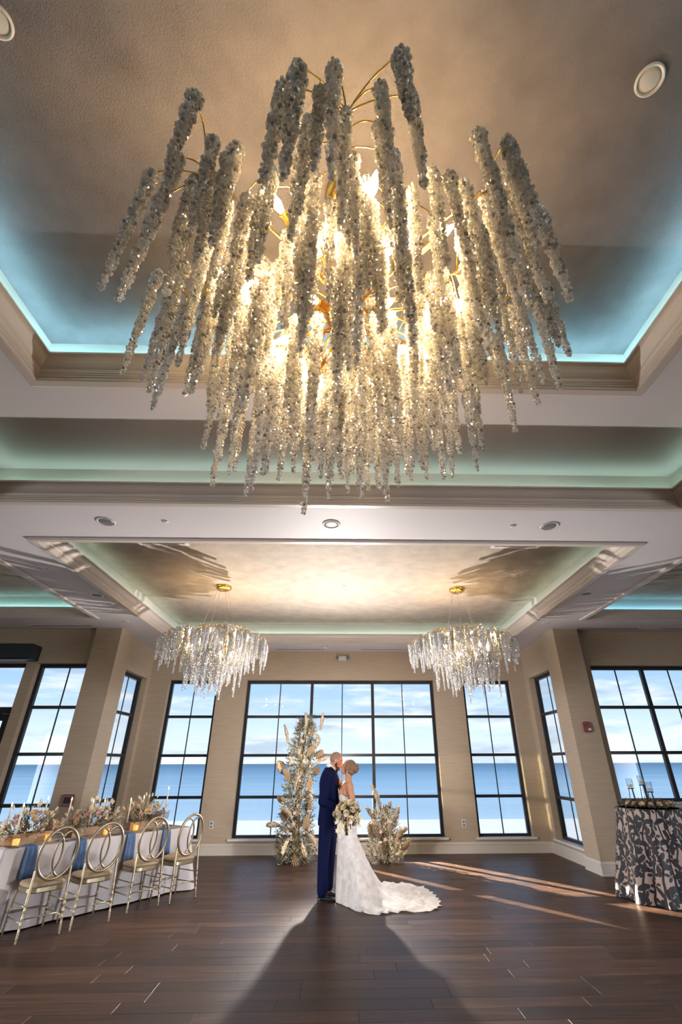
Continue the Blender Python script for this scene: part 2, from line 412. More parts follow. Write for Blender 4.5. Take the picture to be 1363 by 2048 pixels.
# glazed terrace door far left: transom light, leaf with closer
dr = structure(empty('door_1'))
mb = MB(); fy0, fy1 = FY + .10, FY + .17
mb.box(-7.45, -7.38, fy0, fy1, 0, 3.42); mb.box(-6.34, -6.27, fy0, fy1, 0, 3.42); mb.box(-7.38, -6.34, fy0, fy1, 3.35, 3.42); mb.box(-7.38, -6.34, fy0, fy1, 2.50, 2.62)
structure(mb.obj('door_frame', M['frame'], dr))
mb = MB(); mb.box(-7.385, -6.335, FY + .13, FY + .136, 2.615, 3.355); structure(mb.obj('pane', M['glass'], dr))
mb = MB(); mb.box(-7.37, -7.27, fy0 + .005, fy1 - .005, .01, 2.495); mb.box(-6.44, -6.345, fy0 + .005, fy1 - .005, .01, 2.495); mb.box(-7.27, -6.44, fy0 + .005, fy1 - .005, .01, .22); mb.box(-7.27, -6.44, fy0 + .005, fy1 - .005, 2.38, 2.495)
structure(mb.obj('door_leaf', M['frame'], dr))
mb = MB(); mb.box(-7.28, -6.43, FY + .13, FY + .136, .215, 2.385); structure(mb.obj('pane', M['glass'], dr))
mb = MB(); mb.bevbox(-6.85, -6.52, FY + .02, FY + .10, 2.40, 2.47, .008); mb.tube([(-6.56, FY + .05, 2.48), (-6.45, FY + .02, 2.50), (-6.30, FY + .08, 2.53)], .012, 6); structure(mb.obj('door_closer', M['frame'], dr))
mb = MB(); mb.box(-7.2, -6.5, FY + .03, FY + .08, .98, 1.06); structure(mb.obj('push_bar', M['frame'], dr))

# ---- baseboards: a moulded profile swept along the foot of the walls
BASEP = [(0, 0), (.030, 0), (.030, .018), (.022, .024), (.020, .150), (.026, .156), (.024, .166), (.014, .176), (.012, .190), (0, .195)]
def sweep(name, path, prof, mat):
    n = len(path); rings = []
    P = [Vector((p[0], p[1], 0)) for p in path]
    for i in range(n):
        d0 = (P[i] - P[i - 1]).normalized() if i else None; d1 = (P[i + 1] - P[i]).normalized() if i < n - 1 else None
        if d0 is None: d0 = d1
        if d1 is None: d1 = d0
        n0 = Vector((d0.y, -d0.x, 0)); n1 = Vector((d1.y, -d1.x, 0)); b = (n0 + n1); b = b / max(b.dot(n0), .2) if b.length > 1e-6 else n0
        rings.append([P[i] + b * u + Vector((0, 0, v)) for u, v in prof])
    mb = MB(); mb.loft(rings); return structure(mb.obj(name, mat))
sweep('baseboard_back', [(-10, FY), (-7.46, FY)], BASEP, M['base'])
sweep('baseboard_left', [(-6.26, FY), (-5.02, FY), (-5.02, 9.53), (-4.50, 9.53), (-4.50, 10.12), (LX, 10.12), (LX, BY), (RX, BY), (RX, 10.02), (4.355, 10.02), (4.355, 9.46), (4.865, 9.46), (4.865, FY), (10, FY)], BASEP, M['base'])

# ---- floor: boards laid across the room
def wood_material():
    m = bpy.data.materials.new('walnut_plank'); m.use_nodes = True; t = m.node_tree; b = t.nodes['Principled BSDF']
    geo = N(t, 'ShaderNodeNewGeometry'); oi = N(t, 'ShaderNodeObjectInfo')
    off = N(t, 'ShaderNodeVectorMath', operation='SCALE'); off.inputs[0].default_value = (17, 29, 11); t.links.new(oi.outputs['Random'], off.inputs['Scale'])
    ad = N(t, 'ShaderNodeVectorMath', operation='ADD'); t.links.new(geo.outputs['Position'], ad.inputs[0]); t.links.new(off.outputs[0], ad.inputs[1])
    mp_ = N(t, 'ShaderNodeMapping'); mp_.inputs['Scale'].default_value = (1.3, 26, 1); t.links.new(ad.outputs[0], mp_.inputs[0])
    n1 = N(t, 'ShaderNodeTexNoise'); n1.inputs['Scale'].default_value = 1; n1.inputs['Detail'].default_value = 7; n1.inputs['Roughness'].default_value = .65; n1.inputs['Distortion'].default_value = .6
    t.links.new(mp_.outputs[0], n1.inputs[0])
    rp = N(t, 'ShaderNodeValToRGB'); e = rp.color_ramp.elements; e[0].position = .28; e[0].color = (.026, .013, .009, 1); e[1].position = .75; e[1].color = (.140, .074, .046, 1)
    q = e.new(.52); q.color = (.066, .034, .022, 1)
    t.links.new(n1.outputs[0], rp.inputs[0])
    mr = N(t, 'ShaderNodeMapRange'); mr.inputs[3].default_value = .60; mr.inputs[4].default_value = 1.30; t.links.new(oi.outputs['Random'], mr.inputs[0])
    vm = N(t, 'ShaderNodeVectorMath', operation='SCALE'); t.links.new(rp.outputs[0], vm.inputs[0]); t.links.new(mr.outputs[0], vm.inputs['Scale']); t.links.new(vm.outputs[0], b.inputs['Base Color'])
    rr = N(t, 'ShaderNodeMapRange'); rr.inputs[3].default_value = .32; rr.inputs[4].default_value = .52; t.links.new(n1.outputs[0], rr.inputs[0]); t.links.new(rr.outputs[0], b.inputs['Roughness'])
    bp = N(t, 'ShaderNodeBump'); bp.inputs['Strength'].default_value = .22; bp.inputs['Distance'].default_value = .004; t.links.new(n1.outputs[0], bp.inputs['Height']); t.links.new(bp.outputs[0], b.inputs['Normal'])
    b.inputs['Specular IOR Level'].default_value = .30
    return m
M['wood'] = wood_material()
floor = structure(empty('floor'))
mb = MB(); mb.box(-10, 10, -4, BY, -.06, -.012); structure(mb.obj('floor_slab', material('dark_joint', (.010, .007, .006), .8), floor))
PW, PL = .19, 1.22
def in_view(x0, x1, y0, y1):
    for x in (x0, (x0 + x1) / 2, x1):
        for y in (y0, y1):
            d = Vector((x, y, -CAM_H)); zc = d.dot(cf)
            if zc > .1:
                px = CXP + FPX * d.dot(cr) / zc; py = 1024 - FPX * d.dot(cu) / zc
                if -20 < px < 1383 and py < 2075: return True
    return False
rest = MB(); cache = {}; nplank = 0
rowi = 0; y = BY - PW
while y > -4:
    xs = -10 - R.random() * PL
    while xs < 10:
        a, b = max(xs, -10), min(xs + PL, 10); xs += PL
        if b - a < .05: continue
        if y + PW > FY - .05: a, b = max(a, LX), min(b, RX)
        if b - a < .05: continue
        if in_view(a, b, y, y + PW) and nplank < 300:
            key = round(b - a, 2)
            if key not in cache:
                mb = MB(); mb.bevbox(0, b - a - .0025, 0, PW - .0025, -.014, 0, .0009); cache[key] = mb.mesh('plank', M['wood'])
            structure(link('plank', cache[key], floor, (a, y, 0))); nplank += 1
        else: rest.bevbox(a, b - .0025, y, y + PW - .0025, -.014, 0, .0022)
    y -= PW; rowi += 1
stuff(rest.obj('plank_field', M['wood'], floor))

# ---- outside: beach and sea
M['sand'] = material('pale_beach_sand', (0.86, 0.83, 0.76), .9, var=.06, vscale=(.4, .4, .4), bump=.3, bscale=(6, 6, 6))
mb = MB(); mb.box(-60, 60, BY + TH + .1, 25.0, -1.0, -.6); structure(mb.obj('beach', M['sand']))
def sea_material():
    m = bpy.data.materials.new('sea_water'); m.use_nodes = True; t = m.node_tree; b = t.nodes['Principled BSDF']
    geo = N(t, 'ShaderNodeNewGeometry'); sp = N(t, 'ShaderNodeSeparateXYZ'); t.links.new(geo.outputs['Position'], sp.inputs[0])
    lg = N(t, 'ShaderNodeMath', operation='LOGARITHM'); lg.inputs[1].default_value = 10; t.links.new(sp.outputs['Y'], lg.inputs[0])
    mr = N(t, 'ShaderNodeMapRange'); mr.inputs[1].default_value = 1.39; mr.inputs[2].default_value = 3.0; t.links.new(lg.outputs[0], mr.inputs[0])
    mp_ = N(t, 'ShaderNodeMapping'); mp_.inputs['Scale'].default_value = (.02, .22, 1); t.links.new(geo.outputs['Position'], mp_.inputs[0])
    n1 = N(t, 'ShaderNodeTexNoise'); n1.inputs['Scale'].default_value = 1; n1.inputs['Detail'].default_value = 8; t.links.new(mp_.outputs[0], n1.inputs[0])
    ad = N(t, 'ShaderNodeMath', operation='MULTIPLY_ADD'); ad.inputs[1].default_value = .42; t.links.new(n1.outputs[0], ad.inputs[0]); t.links.new(mr.outputs[0], ad.inputs[2])
    rp = N(t, 'ShaderNodeValToRGB'); e = rp.color_ramp.elements; e[0].position = .15; e[0].color = (.46, .60, .68, 1); e[1].position = 1.0; e[1].color = (.085, .185, .29, 1)
    q = e.new(.5); q.color = (.28, .44, .57, 1); q = e.new(.72); q.color = (.15, .29, .43, 1)
    t.links.new(ad.outputs[0], rp.inputs[0]); t.links.new(rp.outputs[0], b.inputs['Base Color'])
    b.inputs['Roughness'].default_value = .55; b.inputs['Specular IOR Level'].default_value = .12
    return m
mb = MB(); mb.box(-4000, 4000, 24.5, 6000, -1.2, -.68); structure(mb.obj('sea', sea_material()))

# ================================================================== CHANDELIERS
def crystal_material():
    m = bpy.data.materials.new('cut_crystal'); m.use_nodes = True; t = m.node_tree; t.nodes.clear()
    o = N(t, 'ShaderNodeOutputMaterial'); geo = N(t, 'ShaderNodeNewGeometry')
    rp = N(t, 'ShaderNodeValToRGB'); rp.color_ramp.interpolation = 'LINEAR'
    e = rp.color_ramp.elements; e[0].position = 0; e[0].color = (.985, .98, .97, 1); e[1].position = .93; e[1].color = (.36, .36, .38, 1)
    for p, c in ((.40, (.93, .92, .90, 1)), (.62, (.95, .96, 1, 1)), (.76, (.80, .79, .78, 1))):
        q = e.new(p); q.color = c
    t.links.new(geo.outputs['Random Per Island'], rp.inputs[0])
    d = N(t, 'ShaderNodeBsdfDiffuse'); tl = N(t, 'ShaderNodeBsdfTranslucent'); g = N(t, 'ShaderNodeBsdfGlossy'); g.inputs['Roughness'].default_value = .06; g.inputs[0].default_value = (1, 1, 1, 1)
    for s in (d, tl): t.links.new(rp.outputs[0], s.inputs[0])
    m1 = N(t, 'ShaderNodeMixShader'); m1.inputs[0].default_value = .55; t.links.new(d.outputs[0], m1.inputs[1]); t.links.new(tl.outputs[0], m1.inputs[2])
    m2 = N(t, 'ShaderNodeMixShader'); m2.inputs[0].default_value = .36; t.links.new(m1.outputs[0], m2.inputs[1]); t.links.new(g.outputs[0], m2.inputs[2])
    tp = N(t, 'ShaderNodeBsdfTransparent'); m3 = N(t, 'ShaderNodeMixShader'); m3.inputs[0].default_value = .24; t.links.new(m2.outputs[0], m3.inputs[1]); t.links.new(tp.outputs[0], m3.inputs[2])
    t.links.new(m3.outputs[0], o.inputs[0])
    return m
M['crystal'] = crystal_material()
M['bulb'] = material('lit_candle_bulb', (1, .8, .5), .3, emit=(1.0, .66, .30), estr=600)
M['bulb_small'] = material('lit_small_bulb', (1, .8, .5), .3, emit=(1.0, .70, .36), estr=220)
M['wire'] = material('thin_steel_cable', (.5, .45, .4), .4, metal=.8)
def strand_mesh(seed):
    """an icicle of crystal beads, 0.6 m long, hanging from the origin"""
    r_ = random.Random(seed); mb = MB(); L = .6; z = 0.0
    mb.tube([(0, 0, 0), (0, 0, -L * .98)], [.010, .003], 5)
    i = 0
    while z < L:
        f = z / L; rad = (.0205 * (1 - f) ** .55 + .0075) * (1 + .16 * math.sin(f * 26 + seed)) * (min(1, .55 + f * 9))
        n = max(3, int(2 * PI * rad / .0195)); a0 = r_.random() * 6.3
        for k in range(n):
            a = a0 + 2 * PI * k / n; b = r_.uniform(.0080, .0118) * (1 - .25 * f); rr = max(.003, rad - b * .4 + r_.uniform(-.003, .004))
            rot = Matrix.Rotation(r_.random() * 6, 3, 'X') @ Matrix.Rotation(r_.random() * 6, 3, 'Z')
            mb.ico((rr * math.cos(a), rr * math.sin(a), -z + r_.uniform(-.003, .003)), b, rot)
        z += .0178; i += 1
    return mb.mesh('crystal_strand', M['crystal'])
STRANDS = [strand_mesh(s) for s in range(7)]
bm_ = MB(); bm_.lathe([(.004, 0), (.012, .006), (.020, .026), (.0215, .040), (.017, .064), (.009, .088), (.002, .104)], 10); BULB = bm_.mesh('candle_bulb', M['bulb'], True); BULB_S = bm_.mesh('candle_bulb', M['bulb_small'], True)
def socket_mesh():
    mb = MB(); mb.lathe([(.015, -.085), (.0165, -.08), (.0165, -.012), (.021, -.008), (.021, 0), (.012, .004)], 12); return mb.mesh('bulb_socket', M['gold'], True)
SOCK = socket_mesh()
def chandelier(loc, canopy_z, hub_z, S, seed, label, nouter=14, nmid=10, nlow=5, LS=1.0):
    r_ = random.Random(seed); X, Y = loc
    root = tag(empty('crystal_chandelier', (X, Y, canopy_z)), label, 'chandelier')
    H = hub_z - canopy_z
    mb = MB(); mb.lathe([(.02, -.075), (.09, -.07), (.135, -.045), (.145, -.02), (.145, 0)], 28); mb.obj('canopy', M['gold'], root, True)
    for k in range(6):
        a = 2 * PI * k / 6 + .3; mb = MB(); mb.tube([(.09 * math.cos(a), .09 * math.sin(a), -.06), (.36 * S * math.cos(a), .36 * S * math.sin(a), H + .10)], .0018, 4); mb.obj('cable', M['wire'], root)
    mb = MB(); mb.lathe([(.02, -.30), (.05, -.27), (.075, -.22), (.075, -.14), (.105, -.12), (.105, .03), (.085, .05), (.05, .06), (.03, .10), (.012, .13)], 20, (0, 0, H)); mb.obj('hub', M['gold'], root, True)
    pts = []
    def branch(az, pa, tips, thick, kind):
        """one arm from the hub through pa (r, z), with a curved twig to every strand"""
        mb = MB(); ca, sa = math.cos(az), math.sin(az); rad = pa[0]
        P0 = Vector((.08 * ca, .08 * sa, H - .02)); P1 = Vector((rad * .45 * ca, rad * .45 * sa, pa[1] + .03)); P2 = Vector((rad * ca, rad * sa, pa[1])); P3 = P2 + Vector((.10 * ca, .10 * sa, -.05))
        def bez(t):
            return P0 * (1 - t) ** 3 + P1 * 3 * t * (1 - t) ** 2 + P2 * 3 * t * t * (1 - t) + P3 * t ** 3
        mb.tube([bez(i / 10) for i in range(11)], [thick * (1 - .5 * i / 10) for i in range(11)], 7)
        for tp in tips:
            q = max(.25, min(1.0, (math.hypot(tp.x, tp.y) - .12) / (rad + .05))); A = bez(q)
            C = (A + tp) / 2 + Vector((0, 0, .07 + r_.uniform(0, .05)))
            mb.tube([A * (1 - u) ** 2 + C * 2 * u * (1 - u) + tp * u * u for u in (0, .2, .4, .6, .8, 1)], .0032, 5)
        mb.obj('branch', M['gold'], root, True)
        pts.extend((tp, kind) for tp in tips)
    for k in range(8):
        az = -PI / 2 + k * PI / 4 + r_.uniform(-.06, .06); tips = []
        for j in range(nouter):
            rr = (.74 + .42 * ((j * .618 + r_.random() * .25) % 1)) * S; da = (-.5 + (j + .5) / nouter) * .62 + r_.uniform(-.03, .03)
            zz = H + .05 - (.22 if LS == 1 else .40) * (rr / S - .74) + r_.uniform(-.05, .05)
            tips.append(Vector((rr * math.cos(az + da), rr * math.sin(az + da), zz)))
        branch(az, (.82 * S, H + .03), tips, .0085, 0)
    for k in range(8):
        az = -PI / 2 + PI / 8 + k * PI / 4 + r_.uniform(-.06, .06); tips = []
        for j in range(nmid):
            rr = (.40 + .38 * ((j * .618 + r_.random() * .3) % 1)) * S; da = (-.5 + (j + .5) / nmid) * .74
            tips.append(Vector((rr * math.cos(az + da), rr * math.sin(az + da), H + .04 + r_.uniform(-.10, .08))))
        branch(az, (.56 * S, H + .02), tips, .0075, 1)
    for k in range(10):
        az = k * PI / 5 + r_.uniform(-.1, .1); tips = []
        for j in range(nlow):
            rr = (.16 + .5 * ((j * .4 + r_.random() * .35) % 1)) * S; da = r_.uniform(-.25, .25)
            tips.append(Vector((rr * math.cos(az + da), rr * math.sin(az + da), H - .26 + r_.uniform(-.08, .08))))
        branch(az, (.40 * S, H - .22), tips, .0065, 2)
    for tp, kind in pts:
        o = link('crystal_strand', r_.choice(STRANDS), root, tp + Vector((0, 0, .012)))
        w = r_.uniform(.86, 1.08); o.scale = (w, w, r_.uniform(.88, 1.30) * LS * (1 if LS == 1 else (.74, .95, 1.12)[kind])); o.rotation_euler = (r_.uniform(-.03, .03), r_.uniform(-.03, .03), r_.random() * 6.28)
    for nb, rr, zb, el in ((9, .62, -.03, .10), (8, .46, -.17, -.12), (6, .30, -.30, -.45)):
        for k in range(nb):
            az = -PI / 2 + 2 * PI * (k + (.15 if nb == 9 else .55)) / nb + r_.uniform(-.08, .08); d = Vector((math.cos(az) * math.cos(el), math.sin(az) * math.cos(el), math.sin(el)))
            p = Vector((rr * S * math.cos(az), rr * S * math.sin(az), H + zb)); q = d.to_track_quat('Z', 'Y').to_matrix().to_4x4()
            mb = MB(); p0 = Vector((.07 * math.cos(az), .07 * math.sin(az), H + zb * .6 - .05)); mb.tube([p0, p0.lerp(p, .5) + Vector((0, 0, .01)), p - d * .07], .0048, 6)
            arm = mb.obj('bulb_arm', M['gold'], root, True)
            s_ = link('bulb_socket', SOCK, arm); s_.matrix_local = Matrix.Translation(p) @ q
            b_ = link('candle_bulb', BULB if S > .85 else BULB_S, arm); b_.matrix_local = Matrix.Translation(p) @ q
    return root
chandelier((0.0, 1.645), MZ, 3.83, .90, 11, 'very large gold chandelier of crystal icicles filling the upper half of the photo')
chandelier((-2.17, 8.07), TZ, 3.57, .80, 23, 'small crystal icicle chandelier hanging left of the groom near the table', 12, 10, 6, .80)
chandelier((2.10, 8.12), TZ, 3.57, .80, 31, 'small crystal icicle chandelier hanging on the bride\'s side of the room', 12, 10, 6, .80)

# ================================================================== FITTINGS ON WALLS AND CEILING
def disc(name, loc, r, h, label, cat, mats, group=None, grille=False):
    root = tag(empty(name, loc), label, cat, group)
    mb = MB(); mb.lathe([(r * .80, -.004), (r * .86, -h), (r * .97, -h), (r, -.004), (r, 0)], 28); mb.obj('rim', mats[0], root, True)
    mb = MB(); mb.lathe([(.001, -h * .7), (r * .6, -h * .6), (r * .84, -.002)], 24); mb.obj('grille' if grille else 'lens', mats[1], root, True)
    return root
M['grille'] = material('grey_speaker_grille', (.16, .155, .16), .5, var=.3, vscale=(160, 160, 160))
M['lens'] = material('frosted_lens', (.55, .56, .60), .3)
for (x, y, lab) in ((-2.73, 4.77, 'round ceiling speaker above the table side, in the beam behind the large chandelier'), (-.147, 4.776, 'round ceiling speaker at the middle of the beam, above the couple'), (2.415, 4.773, 'round ceiling speaker in the beam above the sunlit side of the room'),
                    (-4.05, 7.42, 'round ceiling speaker beside the tray, in chandelier shadow above the gold chairs'), (4.0, 7.20, 'round ceiling speaker beside the tray, in chandelier shadow above the floral cloth')):
    disc('ceiling_speaker', (x, y, CZ), .105, .012, lab, 'speaker', (M['white'], M['grille']), 'round ceiling speakers', True)
for (x, y, lab) in ((-1.74, .88, 'white round downlight in the highest ceiling, over the table side'), (1.62, 1.02, 'white round downlight in the highest ceiling, over the floral cloth side')):
    disc('downlight', (x, y, MZ), .075, .014, lab, 'light', (M['white'], M['lens']), 'downlights beside the large chandelier')
for (x, y, lab) in ((-2.05, 4.75, 'small white sprinkler cap beside the speaker nearer the table'), (1.98, 4.78, 'small white sprinkler cap beside the speaker nearer the floral cloth'), (.02, 8.0, 'tiny white sprinkler cap at the middle of the pale tray ceiling')):
    mb = MB(); mb.lathe([(.001, -.012), (.03, -.012), (.036, -.006), (.036, 0)], 18)
    o = mb.obj('sprinkler_cap', M['white'], None, True); o.location = (x, y, CZ if y < 5 else TZ); tag(o, lab, 'sprinkler', 'sprinkler caps')
for (x, y, lab) in ((-4.25, 6.25, 'square recessed light between the two trays, nearest on the table side'), (-4.25, 9.0, 'square recessed light near the column behind the table'), (4.18, 6.4, 'square recessed light between the two trays, nearest on the floral cloth side'), (4.05, 9.0, 'square recessed light near the column by the fire strobe')):
    root = tag(empty('recessed_light', (x, y, CZ)), lab, 'light', 'square recessed lights')
    mb = MB(); r0 = (-.07, .07, -.07, .07); mb.loft([rect_loop(r0, 0, 0), rect_loop(r0, 0, -.008), rect_loop(r0, .014, -.008), rect_loop(r0, .014, -.001)], caps=False); mb.obj('rim', M['white'], root)
    mb = MB(); mb.box(-.056, .056, -.056, .056, -.002, -.0005); mb.obj('aperture', M['black'], root)
    mb = MB(); mb.loft([[Vector((.045 * a, .045 * b, -.003)) for a, b in ((-1, -1), (1, -1), (1, 1), (-1, 1))], [Vector((.02 * a, .02 * b, -.012)) for a, b in ((-1, -1), (1, -1), (1, 1), (-1, 1))]]); mb.obj('reflector', M['white'], root)
for (x0, x1, y, lab) in ((-1.62, -.45, 11.45, 'black slot diffuser in the ceiling over the tall flower column'), (.45, 1.60, 11.45, 'black slot diffuser in the ceiling over the low flower mound'), (-6.25, -5.05, 9.36, 'black slot diffuser in the ceiling by the wide window behind the table'), (4.85, 6.1, 9.36, 'black slot diffuser in the ceiling by the column with the strobe'), (6.6, 7.9, 9.36, 'black slot diffuser in the ceiling at the edge of the photo above the wide window')):
    root = tag(empty('slot_diffuser', ((x0 + x1) / 2, y, CZ)), lab, 'vent', 'slot diffusers along the walls'); w = (x1 - x0) / 2
    mb = MB(); mb.box(-w, w, -.028, .028, -.006, 0); mb.obj('slot', M['black'], root)
    mb = MB(); mb.box(-w - .012, w + .012, -.040, -.028, -.008, 0); mb.box(-w - .012, w + .012, .028, .040, -.008, 0); mb.obj('rim', M['soffit'], root)
for (x, y, lab) in ((-2.62, 5.95, 'white square ceiling grille in chandelier shadow over the table side'), (2.55, 5.95, 'white square ceiling grille in chandelier shadow over the floral cloth side')):
    root = tag(empty('air_grille', (x, y, TZ)), lab, 'vent', 'square ceiling grilles'); r0 = (-.36, .36, -.30, .30)
    mb = MB(); mb.loft([rect_loop(r0, 0, 0), rect_loop(r0, 0, -.012), rect_loop(r0, .05, -.014), rect_loop(r0, .05, -.002)], caps=False); mb.obj('frame', M['white'], root)
    for k in range(9):
        q = -.235 + k * .0587; mb = MB(); mb.box(-.31, .31, q - .022, q + .022, -.001, .001, Matrix.Translation((0, 0, -.009)) @ Matrix.Translation((0, q, 0)) @ Matrix.Rotation(.35, 4, 'X') @ Matrix.Translation((0, -q, 0))); mb.obj('slat', M['white'], root)
mb = MB(); mb.lathe([(.001, -.05), (.05, -.05), (.075, -.03), (.08, 0)], 22); o = mb.obj('smoke_detector', M['white'], None, True); o.location = (-.42, 11.2, CZ); tag(o, 'white round smoke detector on the ceiling by the back wall', 'detector')
# emergency light over the big window
root = tag(empty('emergency_light', (.0, BY, 3.93)), 'white emergency light with two lamp heads over the big window', 'light')
mb = MB(); mb.bevbox(-.10, .10, -.05, 0, -.055, .05, .008); mb.obj('housing', M['white'], root)
for s in (-1, 1):
    mb = MB(); mb.lathe([(.02, 0), (.035, .02), (.038, .045), (.030, .05)], 14, mat=Matrix.Translation((s * .125, -.03, 0)) @ Matrix.Rotation(PI / 2, 4, 'X')); mb.obj('lamp_head', M['grille'], root, True)
for (x, y, z, lab) in ((2.62, BY, .52, 'white wall socket below the narrow window side of the low flower mound'), (-2.72, BY, .52, 'white wall socket behind the end of the banquet table')):
    root = tag(empty('wall_socket', (x, y, z)), lab, 'socket', 'white wall sockets')
    mb = MB(); mb.bevbox(-.045, .045, -.008, 0, -.07, .07, .003); mb.obj('plate', M['white'], root)
    for s in (-1, 1):
        mb = MB(); mb.bevbox(-.02, .02, -.011, -.007, s * .03 - .018, s * .03 + .018, .002); mb.obj('outlet', M['grille'], root)
root = tag(empty('fire_strobe', (4.62, 9.46, 2.24)), 'dark red fire alarm strobe high on the column by the wide window', 'alarm')
mb = MB(); mb.bevbox(-.06, .06, -.05, 0, -.09, .09, .012); mb.obj('housing', M['red'], root)
mb = MB(); mb.bevbox(.0, .045, -.07, -.049, -.065, -.02, .006); mb.obj('flash_lens', M['white'], root)
mb = MB(); mb.lathe([(.001, 0), (.012, 0)], 10, mat=Matrix.Translation((-.025, -.052, .03)) @ Matrix.Rotation(PI / 2, 4, 'X')); mb.obj('horn', M['black'], root)
root = tag(empty('fire_pull_station', (-4.72, 9.53, 1.10)), 'dark red fire alarm pull box on the column behind the table flowers', 'alarm')
mb = MB(); mb.bevbox(-.085, .085, -.05, 0, -.09, .09, .008); mb.obj('housing', M['red'], root)
mb = MB(); mb.bevbox(-.05, .05, -.062, -.049, -.04, .05, .004); mb.obj('handle', M['black'], root)
root = tag(empty('air_curtain', (-6.76, FY, 3.59)), 'black air curtain box on the wall above the terrace door', 'air curtain')
mb = MB(); mb.bevbox(-.70, .70, -.30, 0, -.15, .15, .02); mb.obj('housing', M['frame'], root)
mb = MB(); mb.box(-.62, .62, -.24, -.10, -.156, -.149); mb.obj('outlet_grille', material('blue_grey_grille', (.05, .07, .1), .4), root)

# white panelled dado under the wide window
mb = MB(); mb.box(4.87, 9.9, FY - .02, FY - .001, .2, .98); dado = structure(mb.obj('trim_6', M['sill']))
for k in range(4):
    mb = MB(); x0 = 5.0 + k * 1.2; r = [(x0, .30), (x0 + 1.08, .30), (x0 + 1.08, .9), (x0, .9)]
    mb.loft([[Vector((a, FY - .02, b)) for a, b in r], [Vector((a, FY - .034, b)) for a, b in r], [Vector((a + (.03 if a == x0 else -.03), FY - .034, b + (.03 if b < .5 else -.03))) for a, b in r], [Vector((a + (.03 if a == x0 else -.03), FY - .02, b + (.03 if b < .5 else -.03))) for a, b in r]], caps=False); structure(mb.obj('panel', M['sill'], dado))

# ================================================================== BANQUET TABLE
M['linen'] = material('pale_linen', (.56, .52, .53), .85, var=.04, vscale=(3, 3, 3), bump=.12, bscale=(60, 60, 60))
M['champagne'] = material('champagne_metal', (.40, .33, .22), .33, metal=.75)
M['cushion'] = material('beige_seat_fabric', (.36, .275, .175), .8, var=.1, vscale=(12, 12, 12))
M['napkin'] = material('dusty_blue_linen', (.075, .135, .27), .85, var=.1, vscale=(30, 30, 30))
M['clear'] = glass_material('clear_glassware', 1.8)
M['silver'] = material('dark_silver', (.12, .11, .10), .3, metal=.9)
M['wax'] = material('ivory_wax', (.80, .72, .58), .5, subsurf=.3)
M['flame'] = material('candle_flame', (1, .7, .3), .5, emit=(1, .62, .2), estr=22)
TA = 54.5 * PI / 180; TL, TW, TZT = 2.62, .76, .79
EX = Vector((math.cos(TA), math.sin(TA), 0)); EN = Vector((-math.sin(TA), math.cos(TA), 0))
TO = Vector((-3.70, 6.50, 0)) + EN * .21
tab = tag(empty('banquet_table', TO, TA), 'long banquet table under the pale floor-length linen', 'table')
mb = MB(); mb.bevbox(0, TL, 0, TW, TZT - .045, TZT - .006, .004); mb.obj('tabletop', material('plywood_top', (.3, .2, .1), .6), tab)
for x in (.25, TL - .25):
    for y in (.12, TW - .12):
        mb = MB(); mb.tube([(x, y, 0), (x, y, TZT - .045)], .016, 8); mb.obj('leg', M['black'], tab)
def perim(n):
    """points round the table edge with outward direction and arc length"""
    out = []; per = 2 * (TL + TW); c = .03
    for i in range(n):
        s = per * i / n
        if s < TL: p = Vector((s, 0, 0)); d = Vector((0, -1, 0)); e = min(s, TL - s)
        elif s < TL + TW: p = Vector((TL, s - TL, 0)); d = Vector((1, 0, 0)); e = min(s - TL, TL + TW - s)
        elif s < 2 * TL + TW: p = Vector((TL - (s - TL - TW), TW, 0)); d = Vector((0, 1, 0)); e = min(s - TL - TW, 2 * TL + TW - s)
        else: p = Vector((0, TW - (s - 2 * TL - TW), 0)); d = Vector((-1, 0, 0)); e = min(s - 2 * TL - TW, per - s)
        cd = (p - Vector((TL / 2, TW / 2, 0))); cd = Vector((math.copysign(1, cd.x), math.copysign(1, cd.y), 0)).normalized()
        w = max(0, 1 - e / .22); d = (d * (1 - w * .8) + cd * w * .8).normalized()
        out.append((p, d, s, w))
    return out
pp = perim(260); rings = []
for t, off in ((0, 0), (.012, .008), (.05, .012), (.16, .02), (.30, .03), (.45, .04), (.60, .048), (.70, .052), (.772, .055)):
    ring = []
    for p, d, s, w in pp:
        fold = (math.sin(s * 15.0 + 1.3 * math.sin(s * 4)) * .020 + math.sin(s * 31 + 2) * .006) * (t / .77) ** 1.2
        o_ = off * .35 + fold * .8 + w * w * .16 * (t / .77)
        ring.append(p + d * o_ + Vector((0, 0, TZT - t + (.004 * math.sin(s * 9) if t > .7 else 0))))
    rings.append(ring)
mb = MB(); mb.loft(rings, caps=False); mb.f.append(tuple(range(260))); mb.m.append(0)
cl = mb.obj('tablecloth', M['linen'], None, True); cl.location = TO; cl.rotation_euler = (0, 0, TA); tag(cl, 'pale floor-length linen cloth draped over the long banquet table', 'tablecloth')
def ontable(x, y, z=TZT): return TO + EX * x + EN * y + Vector((0, 0, z))

